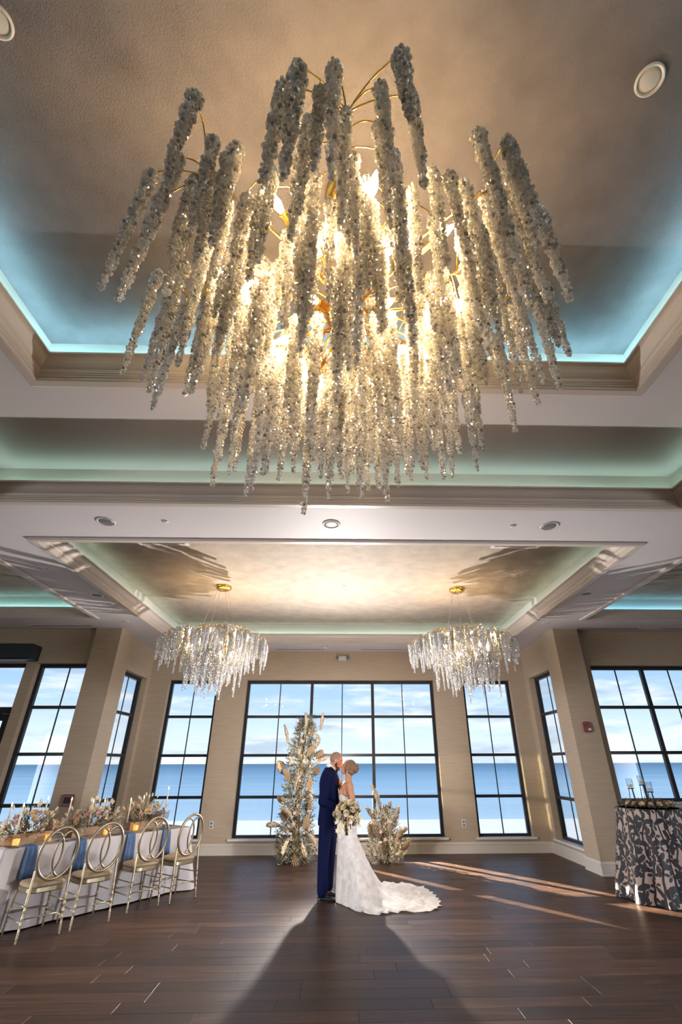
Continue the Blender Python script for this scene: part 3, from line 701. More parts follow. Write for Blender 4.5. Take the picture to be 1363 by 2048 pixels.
# chairs: oval back of interlocking rings on turned legs
def turned_leg(p0, p1, r=.0125):
    mb = MB(); p0 = Vector(p0); p1 = Vector(p1); n = 24; pts = []; rad = []
    for i in range(n * 2 + 1):
        f = i / (n * 2); pts.append(p0.lerp(p1, f)); ring = any(abs(f - q) < .011 for q in (.08, .12, .16, .25, .34, .43, .52, .56))
        rad.append(r * (.78 + .30 * min(1, f * 1.5)) * (1.32 if ring else 1))
    mb.tube(pts, rad, 8); return mb
chair = tag(empty('oval_back_chair'), 'champagne', 'chair')
mb = MB(); mb.loft([[Vector((math.copysign(abs(math.cos(q)) ** .55, math.cos(q)) * sx, .0 + math.copysign(abs(math.sin(q)) ** .55, math.sin(q)) * sy, z)) for q in [2 * PI * k / 32 for k in range(32)]] for sx, sy, z in ((.20, .185, .40), (.205, .19, .41), (.205, .19, .445), (.20, .185, .45))]); mb.obj('seat_frame', M['champagne'], chair, False)
mb = MB(); mb.loft([[Vector((math.copysign(abs(math.cos(q)) ** .55, math.cos(q)) * sx, math.copysign(abs(math.sin(q)) ** .55, math.sin(q)) * sy, z)) for q in [2 * PI * k / 32 for k in range(32)]] for sx, sy, z in ((.19, .175, .448), (.205, .19, .458), (.207, .192, .475), (.195, .18, .492), (.15, .14, .50))]); mb.obj('cushion', M['cushion'], chair, True)
for s in (-1, 1):
    turned_leg((s * .205, .20, 0), (s * .185, .165, .41)).obj('leg', M['champagne'], chair, True)
for s in (-1, 1):
    turned_leg((s * .215, -.225, 0), (s * .188, -.185, .62), .0135).obj('leg', M['champagne'], chair, True)
def back_pt(u, v):  # u lateral, v up from seat; reclines
    return Vector((u, -.178 - (v - .5) * .13 - .0, v))
def ringpts(cx, cz, rx, rz, n=40): return [back_pt(cx + rx * math.cos(2 * PI * k / n), cz + rz * math.sin(2 * PI * k / n)) for k in range(n)]
mb = MB(); mb.tube(ringpts(0, .755, .205, .245), .016, 8, closed=True); mb.obj('back_frame', M['champagne'], chair, True)
for s in (-1, 1):
    mb = MB(); mb.tube(ringpts(s * .078, .745, .118, .212), .0115, 8, closed=True); mb.obj('back_ring', M['champagne'], chair, True)
for (a, b) in (((-.198, .19, .20), (.198, .19, .20)), ((-.205, -.21, .20), (.205, -.21, .20)), ((-.2, .19, .17), (-.208, -.21, .17)), ((.2, .19, .17), (.208, -.21, .17)), ((-.19, .175, .30), (-.2, -.20, .30)), ((.19, .175, .30), (.2, -.20, .30))):
    mb = MB(); mb.tube([a, b], .007, 6); mb.obj('stretcher', M['champagne'], chair, True)
CH = [((-3.24, 6.62), 50, 'oval-back gold chair nearest the camera at the banquet table'), ((-2.90, 7.06), 47, 'second oval-back gold chair from the camera, its legs close to the nearest chair'), ((-2.545, 7.73), 50, 'third oval-back gold chair from the camera, after the gap'), ((-2.163, 8.15), 55, 'oval-back gold chair at the far end of the banquet table')]
for i, (bl, ang, lab) in enumerate(CH):
    c = chair if i == 0 else copy_tree(chair)
    f = Vector((-math.sin(ang * PI / 180), math.cos(ang * PI / 180), 0)); c.location = Vector((bl[0], bl[1], 0)) + f * .215; c.rotation_euler = (0, 0, ang * PI / 180); tag(c, lab, 'chair', 'oval-back chairs along the banquet table')

# blue napkins laid on the edge and hanging down the front of the cloth
for i, (x, lab) in enumerate(((.30, 'blue napkin hanging from the cloth behind the nearest chair'), (.90, 'blue napkin hanging from the cloth behind the second chair'), (1.60, 'blue napkin hanging from the cloth behind the third chair'), (2.18, 'blue napkin hanging from the cloth behind the far chair'))):
    mb = MB(); rows = []
    for k, (yy, zz) in enumerate(((.16, .004), (.10, .006), (.03, .006), (-.008, .004), (-.026, -.008), (-.030, -.04), (-.036, -.12), (-.042, -.22), (-.050, -.31))):
        w = .062 + .006 * max(0, k - 4)
        rows.append([Vector((x + w * (2 * j / 8 - 1), yy - (.007 * math.sin(j * 1.9 + i) + .006 if k > 4 else 0), TZT + zz + (.003 * math.sin(j * 2.1) if k < 4 else 0))) for j in range(9)])
    back = [[p + Vector((0, .004 if k > 3 else 0, -.003 if k <= 3 else 0)) for p in r] for k, r in enumerate(rows)]
    loops = [r + b[::-1] for r, b in zip(rows, back)]; mb.loft(loops)
    o = mb.obj('napkin', M['napkin'], None, True); o.location = TO; o.rotation_euler = (0, 0, TA); tag(o, lab, 'napkin', 'blue napkins along the table')
def fork_mesh():
    mb = MB(); mb.bevbox(-.006, .006, -.10, .02, 0, .004, .001); mb.bevbox(-.012, .012, .02, .045, 0, .004, .001)
    for k in (-1, 0, 1): mb.bevbox(k * .009 - .003, k * .009 + .003, .045, .09, 0, .004, .001)
    return mb.mesh('fork', M['silver'])
def knife_mesh():
    mb = MB(); mb.bevbox(-.007, .007, -.11, 0, 0, .006, .002); mb.bevbox(-.009, .009, 0, .11, 0, .003, .001); return mb.mesh('knife', M['silver'])
FK, KN = fork_mesh(), knife_mesh()
for i, x in enumerate((.14, .72, 1.42, 1.98)):
    for j, (me, nm) in enumerate(((FK, 'fork'), (KN, 'knife'))):
        o = link(nm, me, None, ontable(x + .05 * j - .03, .13, TZT + .001)); o.rotation_euler = (0, 0, TA + .05 * j); tag(o, 'dark silver %s on the linen beside the %s blue napkin' % (nm, ('nearest', 'second', 'third', 'farthest')[i]), nm, 'cutlery along the table')
# glasses
def goblet_mesh(h, r):
    mb = MB(); mb.lathe([(r * .85, 0), (r * .8, .004), (.006, .012), (.005, h * .5), (r * .6, h * .56), (r, h * .75), (r * .9, h), (r * .86, h), (r * .94, h * .75), (r * .55, h * .585), (.001, h * .57)], 16); return mb.mesh('goblet', M['clear'], True)
GB = goblet_mesh(.19, .042)
for i, (x, y) in enumerate(((.42, .20), (.98, .20), (1.02, .58), (1.55, .20), (1.72, .60), (2.30, .22), (2.48, .45), (2.42, .60))):
    o = link('goblet', GB, None, ontable(x, y)); tag(o, 'clear stemmed glass on the linen, %s from the near end of the table' % ('first', 'second', 'third', 'fourth', 'fifth', 'sixth', 'seventh', 'eighth')[i], 'glass', 'stemmed glasses on the table')
# votives
vb = tag(empty('votive_candle'), 'x', 'candle')
mb = MB(); mb.lathe([(.032, 0), (.042, .01), (.044, .075), (.040, .075), (.037, .014), (.001, .012)], 18); mb.obj('cup', material('amber_votive_glass', (.85, .45, .12), .3, emit=(1, .45, .10), estr=.9), vb, True)
mb = MB(); mb.lathe([(.034, .012), (.034, .04), (.001, .042)], 14); mb.obj('wax', M['wax'], vb, True)
mb = MB(); mb.lathe([(.001, .042), (.007, .052), (.001, .072)], 8); mb.obj('flame', M['flame'], vb, True)
for i, (x, y) in enumerate(((.22, .24), (.62, .30), (1.36, .22), (1.86, .30))):
    o = vb if i == 0 else copy_tree(vb); o.location = ontable(x, y); o.rotation_euler = (0, 0, i); o.scale = (.85,) * 3; tag(o, 'glowing amber votive cup in front of the %s' % ('nearest wooden flower box', 'gap after the nearest flower box', 'middle wooden flower box', 'gap before the far flower box')[i], 'candle', 'amber votives on the table')
# taper candles on glass stands
def taper(loc, hs, hc, label):
    root = tag(empty('taper_candle', loc), label, 'candle', 'lit taper candles on the table')
    mb = MB(); prof = [(.04, 0), (.042, .006), (.012, .014)]; z = .014; nb = max(1, int(hs / .07))
    for k in range(nb):
        d = (hs - .014) / nb
        for q in range(1, 8): prof.append((.008 + .020 * math.sin(PI * q / 8), z + d * q / 8))
        z += d; prof.append((.008, z))
    prof += [(.018, hs + .004), (.016, hs + .03), (.012, hs + .03)]
    mb.lathe(prof, 14); mb.obj('glass_stand', M['clear'], root, True)
    mb = MB(); mb.lathe([(.011, hs + .012), (.0105, hs + hc * .6), (.007, hs + hc)], 10); mb.obj('taper', M['wax'], root, True)
    mb = MB(); mb.lathe([(.001, hs + hc), (.008, hs + hc + .012), (.007, hs + hc + .022), (.001, hs + hc + .042)], 8); mb.obj('flame', M['flame'], root, True)
for (x, y, hs, hc, lab) in ((.17, .20, .10, .30, 'lit taper candle nearest the camera, in front of the first flower box'), (.20, .58, .12, .27, 'lit taper candle behind the first flower box'), (.62, .55, .16, .28, 'lit taper candle standing before the column with the red pull box'), (.97, .60, .14, .27, 'lit taper candle against the bay side window'), (1.12, .30, .12, .27, 'lit taper candle between the middle and first flower boxes, by the bay corner'), (1.46, .58, .13, .24, 'lit taper candle before the wall between the bay corner and window'), (1.66, .24, .10, .28, 'lit taper candle in front of the far flower box'), (2.12, .60, .12, .26, 'lit taper candle behind the far flower box against the sea'), (2.36, .34, .22, .28, 'tallest taper candle, on a stacked glass ball stand at the far end')):
    taper(ontable(x, y), hs, hc, lab)

# ================================================================== HIGH TABLE WITH FLORAL CLOTH
HC = Vector((4.60, 8.05, 0)); HT = 1.06
root = tag(empty('cocktail_table', HC), 'round high table hidden under the black floral cloth', 'table')
mb = MB(); mb.lathe([(.44, HT - .03), (.45, HT - .02), (.45, HT - .008)], 32); mb.obj('tabletop', M['black'], root)
mb = MB(); mb.lathe([(.26, 0), (.26, .02), (.04, .05), (.04, HT - .03)], 20); mb.obj('pedestal', M['black'], root)
def floral_material():
    m = bpy.data.materials.new('black_floral_print'); m.use_nodes = True; t = m.node_tree; b = t.nodes['Principled BSDF']
    uv = N(t, 'ShaderNodeUVMap'); nz_ = N(t, 'ShaderNodeTexNoise'); nz_.inputs['Scale'].default_value = 5; nz_.inputs['Detail'].default_value = 3; t.links.new(uv.outputs[0], nz_.inputs[0])
    nsub = N(t, 'ShaderNodeVectorMath', operation='SUBTRACT'); t.links.new(nz_.outputs['Color'], nsub.inputs[0]); nsub.inputs[1].default_value = (.5, .5, .5)
    nsc = N(t, 'ShaderNodeVectorMath', operation='SCALE'); nsc.inputs['Scale'].default_value = .05; t.links.new(nsub.outputs[0], nsc.inputs[0])
    ad = N(t, 'ShaderNodeVectorMath', operation='ADD'); t.links.new(uv.outputs[0], ad.inputs[0]); t.links.new(nsc.outputs[0], ad.inputs[1])
    def mth(op, a, b_=None, c=None):
        n = N(t, 'ShaderNodeMath', operation=op)
        for i, q in enumerate((a, b_, c)):
            if q is None: continue
            if isinstance(q, (int, float)): n.inputs[i].default_value = q
            else: t.links.new(q, n.inputs[i])
        return n.outputs[0]
    def flowers(scale, rmax, petals, off):
        sc = N(t, 'ShaderNodeVectorMath', operation='MULTIPLY_ADD'); sc.inputs[1].default_value = (scale, scale, scale); sc.inputs[2].default_value = (off, off * .7, 0); t.links.new(ad.outputs[0], sc.inputs[0])
        v = N(t, 'ShaderNodeTexVoronoi', voronoi_dimensions='2D'); v.inputs['Scale'].default_value = 1; v.inputs['Randomness'].default_value = .55; t.links.new(sc.outputs[0], v.inputs['Vector'])
        df = N(t, 'ShaderNodeVectorMath', operation='SUBTRACT'); t.links.new(sc.outputs[0], df.inputs[0]); t.links.new(v.outputs['Position'], df.inputs[1])
        sp = N(t, 'ShaderNodeSeparateXYZ'); t.links.new(df.outputs[0], sp.inputs[0]); sc3 = N(t, 'ShaderNodeSeparateColor'); t.links.new(v.outputs['Color'], sc3.inputs[0])
        an = mth('ARCTAN2', sp.outputs[1], sp.outputs[0]); an = mth('MULTIPLY_ADD', an, petals, mth('MULTIPLY', sc3.outputs[0], 6.28)); co = mth('COSINE', an)
        rr = mth('MULTIPLY', mth('MULTIPLY_ADD', co, .36, .64), rmax)
        inside = mth('LESS_THAN', v.outputs['Distance'], rr)
        vein = mth('GREATER_THAN', co, -.62)  # pale slits between petals
        core = mth('GREATER_THAN', v.outputs['Distance'], rmax * .10)
        return mth('MULTIPLY', mth('MULTIPLY', inside, vein), core)
    f1 = flowers(4.0, .60, 5, 0); f2 = flowers(7.0, .50, 4, 3.3)
    # vines: thin bands of a warped wave
    w = N(t, 'ShaderNodeTexWave'); w.inputs['Scale'].default_value = 2.6; w.inputs['Distortion'].default_value = 5; w.inputs['Detail'].default_value = 1; w.inputs['Detail Scale'].default_value = 1.2; t.links.new(uv.outputs[0], w.inputs[0])
    vine = mth('GREATER_THAN', w.outputs['Fac'], .88)
    mask = mth('MAXIMUM', mth('MAXIMUM', f1, f2), vine)
    mixc = N(t, 'ShaderNodeMixRGB'); mixc.inputs[1].default_value = (.40, .31, .28, 1); mixc.inputs[2].default_value = (.008, .009, .016, 1); t.links.new(mask, mixc.inputs[0]); t.links.new(mixc.outputs[0], b.inputs['Base Color'])
    b.inputs['Roughness'].default_value = .62
    return m
n = 220; rings = []; uvr = []
for k, (t, r0) in enumerate(((0, .40), (0, .447), (.008, .458), (.03, .462), (.12, .475), (.28, .505), (.45, .54), (.62, .58), (.80, .625), (.95, .66), (1.052, .685))):
    ring = []
    for i in range(n):
        q = 2 * PI * i / n; fold = (math.sin(q * 11 + .8 * math.sin(q * 3)) * .055 + math.sin(q * 23 + 1) * .014) * (t / 1.05) ** .9
        ring.append(Vector((math.cos(q) * (r0 + fold), math.sin(q) * (r0 + fold), HT - t)))
    rings.append(ring)
mb = MB(); mb.loft(rings, caps=False); mb.f.append(tuple(range(n))); mb.m.append(0)
me = mb.mesh('floral_tablecloth', floral_material(), True)
uvl = me.uv_layers.new(name='UVMap')
ts = (0.35, .40, .41, .44, .53, .69, .86, 1.03, 1.21, 1.36, 1.46)
for poly in me.polygons:
    wrap = any(me.loops[li].vertex_index % n == n - 1 for li in poly.loop_indices) and any(me.loops[li].vertex_index % n == 0 for li in poly.loop_indices)
    for li in poly.loop_indices:
        vi = me.loops[li].vertex_index; i = vi % n; k = vi // n
        if len(poly.vertices) > 4: uvl.data[li].uv = (me.vertices[vi].co.x, me.vertices[vi].co.y)
        else: uvl.data[li].uv = ((i + (n if wrap and i == 0 else 0)) / n * 3.6, ts[k])
o = link('floral_tablecloth', me, None, HC); tag(o, 'taupe round cloth with black flower print over the high table', 'tablecloth')

# ================================================================== DRIED FLOWERS
M['green'] = material('grey_green_foliage', (.135, .14, .08), .7, island=.45)
M['olive'] = material('dried_olive_foliage', (.19, .14, .07), .75, island=.5)
M['tan'] = material('dried_palm_leaf', (.29, .20, .11), .75, var=.15, vscale=(20, 20, 20))
M['pampas'] = material('cream_pampas', (.70, .58, .42), .9, island=.2)
M['breath'] = material('white_tiny_blossom', (.72, .63, .48), .8, island=.15)
M['blush'] = material('blush_petals', (.72, .50, .42), .7)
M['cream'] = material('cream_petals', (.80, .66, .42), .65, subsurf=.2)
M['whitepetal'] = material('white_petals', (.86, .76, .58), .55, subsurf=.2)
M['heart'] = material('yellow_flower_heart', (.45, .26, .06), .8)
M['boxwood'] = material('pale_raw_wood', (.40, .26, .15), .7, var=.3, vscale=(4, 60, 60))
rr_ = random.Random(41)
def unit(r=rr_):
    while True:
        v = Vector((r.uniform(-1, 1), r.uniform(-1, 1), r.uniform(-1, 1)))
        if .05 < v.length < 1: return v.normalized()
def leaf(mb, p, d, L, W, droop=.2):
    """a small pointed leaf with a folded midrib"""
    d = d.normalized(); s = d.cross(Vector((0, 0, 1)));
    if s.length < .1: s = Vector((1, 0, 0))
    s.normalize(); n = s.cross(d); dr = Vector((0, 0, -droop * L))
    mb.add([p, p + d * L * .45 + s * W + dr * .3, p + d * L * .45 - n * W * .3 + dr * .3, p + d * L * .45 - s * W + dr * .3, p + d * L + dr], [(0, 1, 2), (1, 4, 2), (0, 2, 3), (2, 4, 3)])
def sprig(mb, p, d, L, nl, W):
    q = p + d * L; mb.tube([p, p.lerp(q, .5) + unit() * L * .06, q], [.0022, .0018, .001], 3, False)
    for k in range(nl):
        f = .2 + .8 * k / nl; s = (unit() + d * .6).normalized(); leaf(mb, p.lerp(q, f), s, L * .32 * (1.1 - f * .5), W)
def breath(mb, p, d, L, n, r):
    for k in range(n):
        q = p + d * L * rr_.uniform(.35, 1) + unit() * L * .30
        if k % 3 == 0: mb.tube([p, q], [.0012, .0009], 3, False)
        mb.octa(q, r * rr_.uniform(.7, 1.2), Matrix.Rotation(rr_.random() * 6, 3, 'X'))
def palm_mesh(W=.12, L=.30, seed=0):
    r = random.Random(seed); mb = MB(); n = 13; top = []; bot = []
    for side, store in ((.003, top), (-.003, bot)):
        for i in range(n):
            u = -1 + 2 * i / (n - 1); z = (.014 if i % 2 else -.009)
            ang = u * 1.05; ln = L * (1 - abs(u) ** 1.5 * .52)
            store.append(Vector((math.sin(ang) * ln * W / .17, z + side - .05 * (ln / L) ** 2, math.cos(ang) * ln)))
    vs = [Vector((0, .004, -.02))] + top + [Vector((0, -.004, -.02))] + bot; b = n + 1; fs = []
    for i in range(n - 1):
        fs.append((0, 1 + i, 2 + i)); fs.append((b, b + 2 + i, b + 1 + i)); fs.append((1 + i, b + 1 + i, b + 2 + i, 2 + i))
    fs.append((0, b, b + 1, 1)); fs.append((0, n, b + n, b))
    mb.add(vs, fs); mb.tube([(0, 0, -.16), (0, 0, 0)], .004, 5); return mb.mesh('palm_spear', M['tan'])
PALMS = [palm_mesh(.115, .22, 0), palm_mesh(.10, .24, 1), palm_mesh(.13, .20, 2)]
def plume_mesh(L, W, seed, n=170):
    r = random.Random(seed); mb = MB(); bend = r.uniform(-.08, .08)
    def ax(f): return Vector((bend * f * f, .03 * f * f, f * L))
    mb.tube([ax(-.25), ax(0), ax(.3), ax(.6), ax(.95)], [.003, .003, .0026, .002, .001], 4)
    for k in range(n):
        f = r.random() ** .9; a = r.random() * 6.28; w = W * math.sin(PI * min(1, f * .93 + .07)) ** .6
        p = ax(f * .92); d = Vector((math.cos(a) * .42, math.sin(a) * .42, 1)).normalized(); q = p + d * (w * 1.3 + .015) + Vector((math.cos(a), math.sin(a), 0)) * w * .35
        s = Vector((-math.sin(a), math.cos(a), 0)) * .010
        mb.add([p - s * .4, p + s * .4, p.lerp(q, .6) + s, q, p.lerp(q, .6) - s], [(0, 1, 2, 4), (4, 2, 3)])
    return mb.mesh('pampas_plume', M['pampas'])
PLUMES = [plume_mesh(.30, .035, 1), plume_mesh(.24, .045, 2), plume_mesh(.36, .030, 3), plume_mesh(.20, .05, 4, 140)]
def straw_mesh():
    mb = MB()
    for ring, (np_, R0, lift) in enumerate(((11, .030, .002), (9, .024, .008), (7, .016, .012))):
        for k in range(np_):
            a = 2 * PI * (k + ring * .5) / np_; c, s = math.cos(a), math.sin(a); w = .0085 - ring * .0015; t_ = Vector((-s, c, 0)) * w; o_ = Vector((c, s, 0))
            mb.add([o_ * .004 + Vector((0, 0, lift * .5)), o_ * R0 * .6 + t_ + Vector((0, 0, lift)), o_ * R0 + Vector((0, 0, lift + .006)), o_ * R0 * .6 - t_ + Vector((0, 0, lift))], [(0, 1, 2, 3)])
    mb.mi = 1; mb.blob((0, 0, .010), (.009, .009, .007), 8, 5); mb.mi = 0
    mb.tube([(0, 0, -.09), (0, 0, 0)], .0015, 4); return mb.mesh('strawflower', [M['blush'], M['heart']])
STRAW = straw_mesh()
def bunny_mesh():
    mb = MB(); r = random.Random(5); mb.blob((0, 0, .03), (.011, .011, .022), 7, 6)
    for k in range(50):
        d = unit(r); p = Vector((d.x * .010, d.y * .010, .03 + d.z * .020)); q = p + Vector((d.x, d.y, d.z + .8)) * .009; s = Vector((-d.y, d.x, 0)) * .0012
        mb.add([p - s, p + s, q], [(0, 1, 2)])
    mb.tube([(0, 0, -.10), (.003, 0, -.04), (0, 0, .01)], .0011, 3); return mb.mesh('bunny_tail', M['pampas'])
BUNNY = bunny_mesh()
def rose_mesh(R0, mats, seed, open_=.9):
    """a cupped bloom of overlapping petals"""
    r = random.Random(seed); mb = MB(); mb.blob((0, 0, R0 * .35), (R0 * .28, R0 * .28, R0 * .42), 7, 5)
    for ring, (n, rad, h, w) in enumerate(((3, .34, .95, .42), (5, .62, .85, .50), (6, .95, .58, .56))):
        for k in range(n):
            a = 2 * PI * (k + .37 * ring + r.uniform(-.1, .1)) / n; rows = []
            for i in range(4):
                f = i / 3; rr0 = R0 * rad * (.25 + .75 * f ** .8) * (1 + .1 * (ring == 2) * f); z = R0 * h * (f ** 1.1) - R0 * .08 * ring
                row = []
                for j in range(5):
                    u = -1 + j / 2; q = a + u * w * 2.0 * (.55 + .45 * f) / (1 + ring * .35) * 1.15
                    row.append(Vector((rr0 * math.cos(q), rr0 * math.sin(q), z - abs(u) ** 2 * R0 * .12 * f)))
                rows.append(row)
            vs = [p for row in rows for p in row]; mb.add(vs, [(i * 5 + j, i * 5 + j + 1, i * 5 + j + 6, i * 5 + j + 5) for i in range(3) for j in range(4)])
    return mb.mesh('rose', mats, True)
def orient(o, p, d, spin=0.0, s=1.0):
    q = Vector(d).normalized().to_track_quat('Z', 'Y'); m = Matrix.Translation(Vector(p)) @ q.to_matrix().to_4x4() @ Matrix.Rotation(spin, 4, 'Z') @ Matrix.Scale(s, 4)
    o.matrix_local = m; return o

# ---- the tall column of dried flowers
CB = Vector((-.885, 10.95, 0))
tall = tag(empty('dried_flower_column', CB), 'tall leaning column of dried palms, pampas and grey-green sprigs at the groom\'s back', 'flowers')
def interp(x, xs, ys):
    for i in range(len(xs) - 1):
        if x <= xs[i + 1]: f = (x - xs[i]) / (xs[i + 1] - xs[i]); return ys[i] + (ys[i + 1] - ys[i]) * max(0, f)
    return ys[-1]
def t_axis(z): return Vector((.02 * z + .055 * max(0, z - 1.2) ** 1.6, 0, z))
def t_rad(z): return interp(z, [0, .15, .6, 1.2, 1.9, 2.3, 2.6], [.46, .44, .34, .30, .27, .16, .05])
gm, om, bm = MB(), MB(), MB()
for k in range(1000):
    z = 2.5 * rr_.random() ** 1.15; a = rr_.random() * 2 * PI; r0 = t_rad(z) * rr_.uniform(.25, .8); o_ = Vector((math.cos(a), math.sin(a), 0))
    d = (o_ * rr_.uniform(.5, 1.1) + Vector((0, 0, rr_.uniform(-.2, .9))) + unit() * .4).normalized()
    sprig(gm if rr_.random() < .6 else om, t_axis(z) + o_ * r0, d, rr_.uniform(.10, .19), 9, rr_.uniform(.009, .017))
for k in range(620):
    z = 2.45 * rr_.random() ** 1.2; a = rr_.random() * 2 * PI; r0 = t_rad(z) * rr_.uniform(.55, .95); o_ = Vector((math.cos(a), math.sin(a), 0))
    breath(bm, t_axis(z) + o_ * r0 * .7, (o_ + unit() * .5 + Vector((0, 0, .3))).normalized(), .14, 11, .0075)
core = MB(); core.loft([[t_axis(z) + Vector((math.cos(q), math.sin(q), 0)) * t_rad(z) * .20 for q in [2 * PI * k / 12 for k in range(12)]] for z in (0, .2, .6, 1.0, 1.4, 1.8, 2.2)]); core.obj('moss_core', M['olive'], tall, True)
stuff(gm.obj('green_sprigs', M['green'], tall)); stuff(om.obj('olive_sprigs', M['olive'], tall)); stuff(bm.obj('baby_breath', M['breath'], tall))
def outward(p):
    v = Vector(p) - CB; v.z = 0; x = t_axis(p[2]); v -= Vector((x.x, 0, 0)); return v.normalized() if v.length > .01 else Vector((0, -1, 0))
SPEAR = [(-.684, 10.811, 2.19, .25), (-.708, 10.712, 1.85, .6), (-.519, 10.916, 1.80, .7), (-1.148, 10.87, 1.62, -1.0), (-1.026, 10.70, 1.40, -.5), (-.681, 10.72, 1.25, .5), (-1.08, 10.68, .72, -.25), (-.702, 10.66, .60, .35), (-.853, 10.56, .22, 2.9), (-.60, 11.1, 1.5, .8), (-1.12, 11.1, 1.0, -.9), (-.95, 11.2, .5, -.5)]
for i, (x, y, z, tilt) in enumerate(SPEAR):
    o = link('palm_spear', PALMS[i % 3], tall); ov = outward((x, y, z)); orient(o, Vector((x, y, z - .06)) - CB, Vector((math.sin(tilt), 0, math.cos(tilt))) + ov * .25, 0, 1.0)
    o.matrix_local = Matrix.Translation(Vector((x, y, z - .06)) - CB) @ Matrix.Rotation(tilt, 4, 'Y') @ Matrix.Rotation(-.25 if y < 11 else .25, 4, 'X') @ Matrix.Rotation(rr_.uniform(-.5, .5), 4, 'Z')
PAMP = [(-1.078, 10.916, 2.0, -.12, 2), (-.772, 10.842, 2.22, .12, 2), (-.52, 10.916, 2.25, .22, 2), (-.60, 10.885, 1.92, .45, 1), (-.60, 10.838, 1.62, .9, 0), (-1.13, 10.88, 1.45, -.7, 1), (-.90, 10.66, 1.25, .15, 1), (-.68, 10.70, .80, .4, 0), (-1.12, 10.88, .58, -1.35, 1), (-.93, 10.64, .72, -.5, 1), (-.95, 10.60, .42, -2.5, 1), (-.66, 10.72, .48, 2.2, 1), (-.735, 10.59, .36, 2.9, 3), (-.40, 10.95, 1.2, 1.0, 3)]
for i, (x, y, z, tilt, kk) in enumerate(PAMP):
    o = link('pampas_plume', PLUMES[kk], tall); o.matrix_local = Matrix.Translation(Vector((x, y, z)) - CB + outward((x, y, z)) * .05) @ Matrix.Rotation(tilt, 4, 'Y') @ Matrix.Rotation(.25, 4, 'X') @ Matrix.Rotation(i, 4, 'Z') @ Matrix.Diagonal((1.5, 1.5, 1.15, 1))
for i, p in enumerate([(-.809, 10.70, 2.052), (-.87, 10.66, 1.848), (-.758, 10.66, 1.702), (-.409, 10.90, 1.769), (-.827, 10.64, 1.353), (-.609, 10.76, 1.235), (-.588, 10.77, 1.071), (-.889, 10.61, .813), (-1.044, 10.72, 1.65), (-.891, 10.60, .637), (-1.002, 10.60, .521), (-1.178, 10.85, 1.044), (-.72, 10.58, .25), (-1.1, 10.62, .30)]):
    orient(link('strawflower', STRAW, tall), Vector(p) - CB, outward(p) * .8 + Vector((0, -.6, .2)), i, 1.05)
for i in range(26):
    z = rr_.uniform(.1, 2.2); a = rr_.uniform(-2.9, -.2); o_ = Vector((math.cos(a), math.sin(a), 0)); orient(link('bunny_tail', BUNNY, tall), t_axis(z) + o_ * t_rad(z) * .98, o_ + Vector((0, 0, .6)), i, 1.2)

# ---- the low mound of dried flowers
SB = Vector((.86, 10.9, 0))
low = tag(empty('dried_flower_mound', SB), 'low sunlit mound of cream pampas and dried flowers with one tall feather', 'flowers')
def s_rad(z): return interp(z, [0, .1, .35, .6, .8, 1.0], [.40, .40, .34, .27, .18, .04])
gm, om, bm = MB(), MB(), MB()
for k in range(460):
    z = .85 * rr_.random() ** 1.1; a = rr_.random() * 2 * PI; r0 = s_rad(z) * rr_.uniform(.25, .8); o_ = Vector((math.cos(a), math.sin(a), 0))
    d = (o_ * rr_.uniform(.5, 1.1) + Vector((0, 0, rr_.uniform(-.1, 1.0))) + unit() * .4).normalized()
    sprig(gm if rr_.random() < .45 else om, Vector((0, 0, z)) + o_ * r0, d, rr_.uniform(.09, .16), 8, rr_.uniform(.006, .011))
for k in range(330):
    z = .85 * rr_.random() ** 1.1; a = rr_.random() * 2 * PI; r0 = s_rad(z) * rr_.uniform(.5, .9); o_ = Vector((math.cos(a), math.sin(a), 0))
    breath(bm, Vector((0, 0, z)) + o_ * r0 * .75, (o_ + unit() * .5 + Vector((0, 0, .4))).normalized(), .13, 11, .0075)
core = MB(); core.loft([[Vector((math.cos(q), math.sin(q), 0)) * s_rad(z) * .25 + Vector((0, 0, z)) for q in [2 * PI * k / 12 for k in range(12)]] for z in (0, .2, .5, .75)]); core.obj('moss_core', M['olive'], low, True)
stuff(gm.obj('green_sprigs', M['green'], low)); stuff(om.obj('olive_sprigs', M['olive'], low)); stuff(bm.obj('baby_breath', M['breath'], low))
for i, (x, y, z, tilt, kk, s) in enumerate([(.80, 10.87, .80, -.25, 2, 1.3), (.66, 10.85, .62, -.35, 0, 1), (1.06, 10.86, .58, .22, 0, 1.1), (.73, 10.70, .42, -.3, 1, 1), (.94, 10.66, .42, .1, 1, 1), (1.12, 10.86, .36, .5, 1, 1), (.64, 10.8, .38, -.6, 1, 1), (1.12, 10.75, .20, .8, 1, 1), (.98, 10.62, .14, .5, 3, 1), (.78, 10.58, .14, -.3, 3, 1), (.92, 11.0, .66, .05, 0, 1), (1.05, 10.68, .30, .35, 3, 1.1)]):
    o = link('pampas_plume', PLUMES[kk], low); o.matrix_local = Matrix.Translation(Vector((x, y, z)) - SB) @ Matrix.Rotation(tilt, 4, 'Y') @ Matrix.Rotation(.25, 4, 'X') @ Matrix.Rotation(i, 4, 'Z') @ Matrix.Diagonal((s * 1.5, s * 1.5, s * 1.15, 1))
for i, (x, y, z, tilt) in enumerate([(1.08, 10.70, .35, .5), (1.16, 10.80, .20, .9), (.80, 10.62, .20, -.2), (.70, 10.68, .45, -.3)]):
    o = link('palm_spear', PALMS[i % 3], low); o.matrix_local = Matrix.Translation(Vector((x, y, z)) - SB) @ Matrix.Rotation(tilt, 4, 'Y') @ Matrix.Rotation(.2, 4, 'X') @ Matrix.Scale(.85, 4)
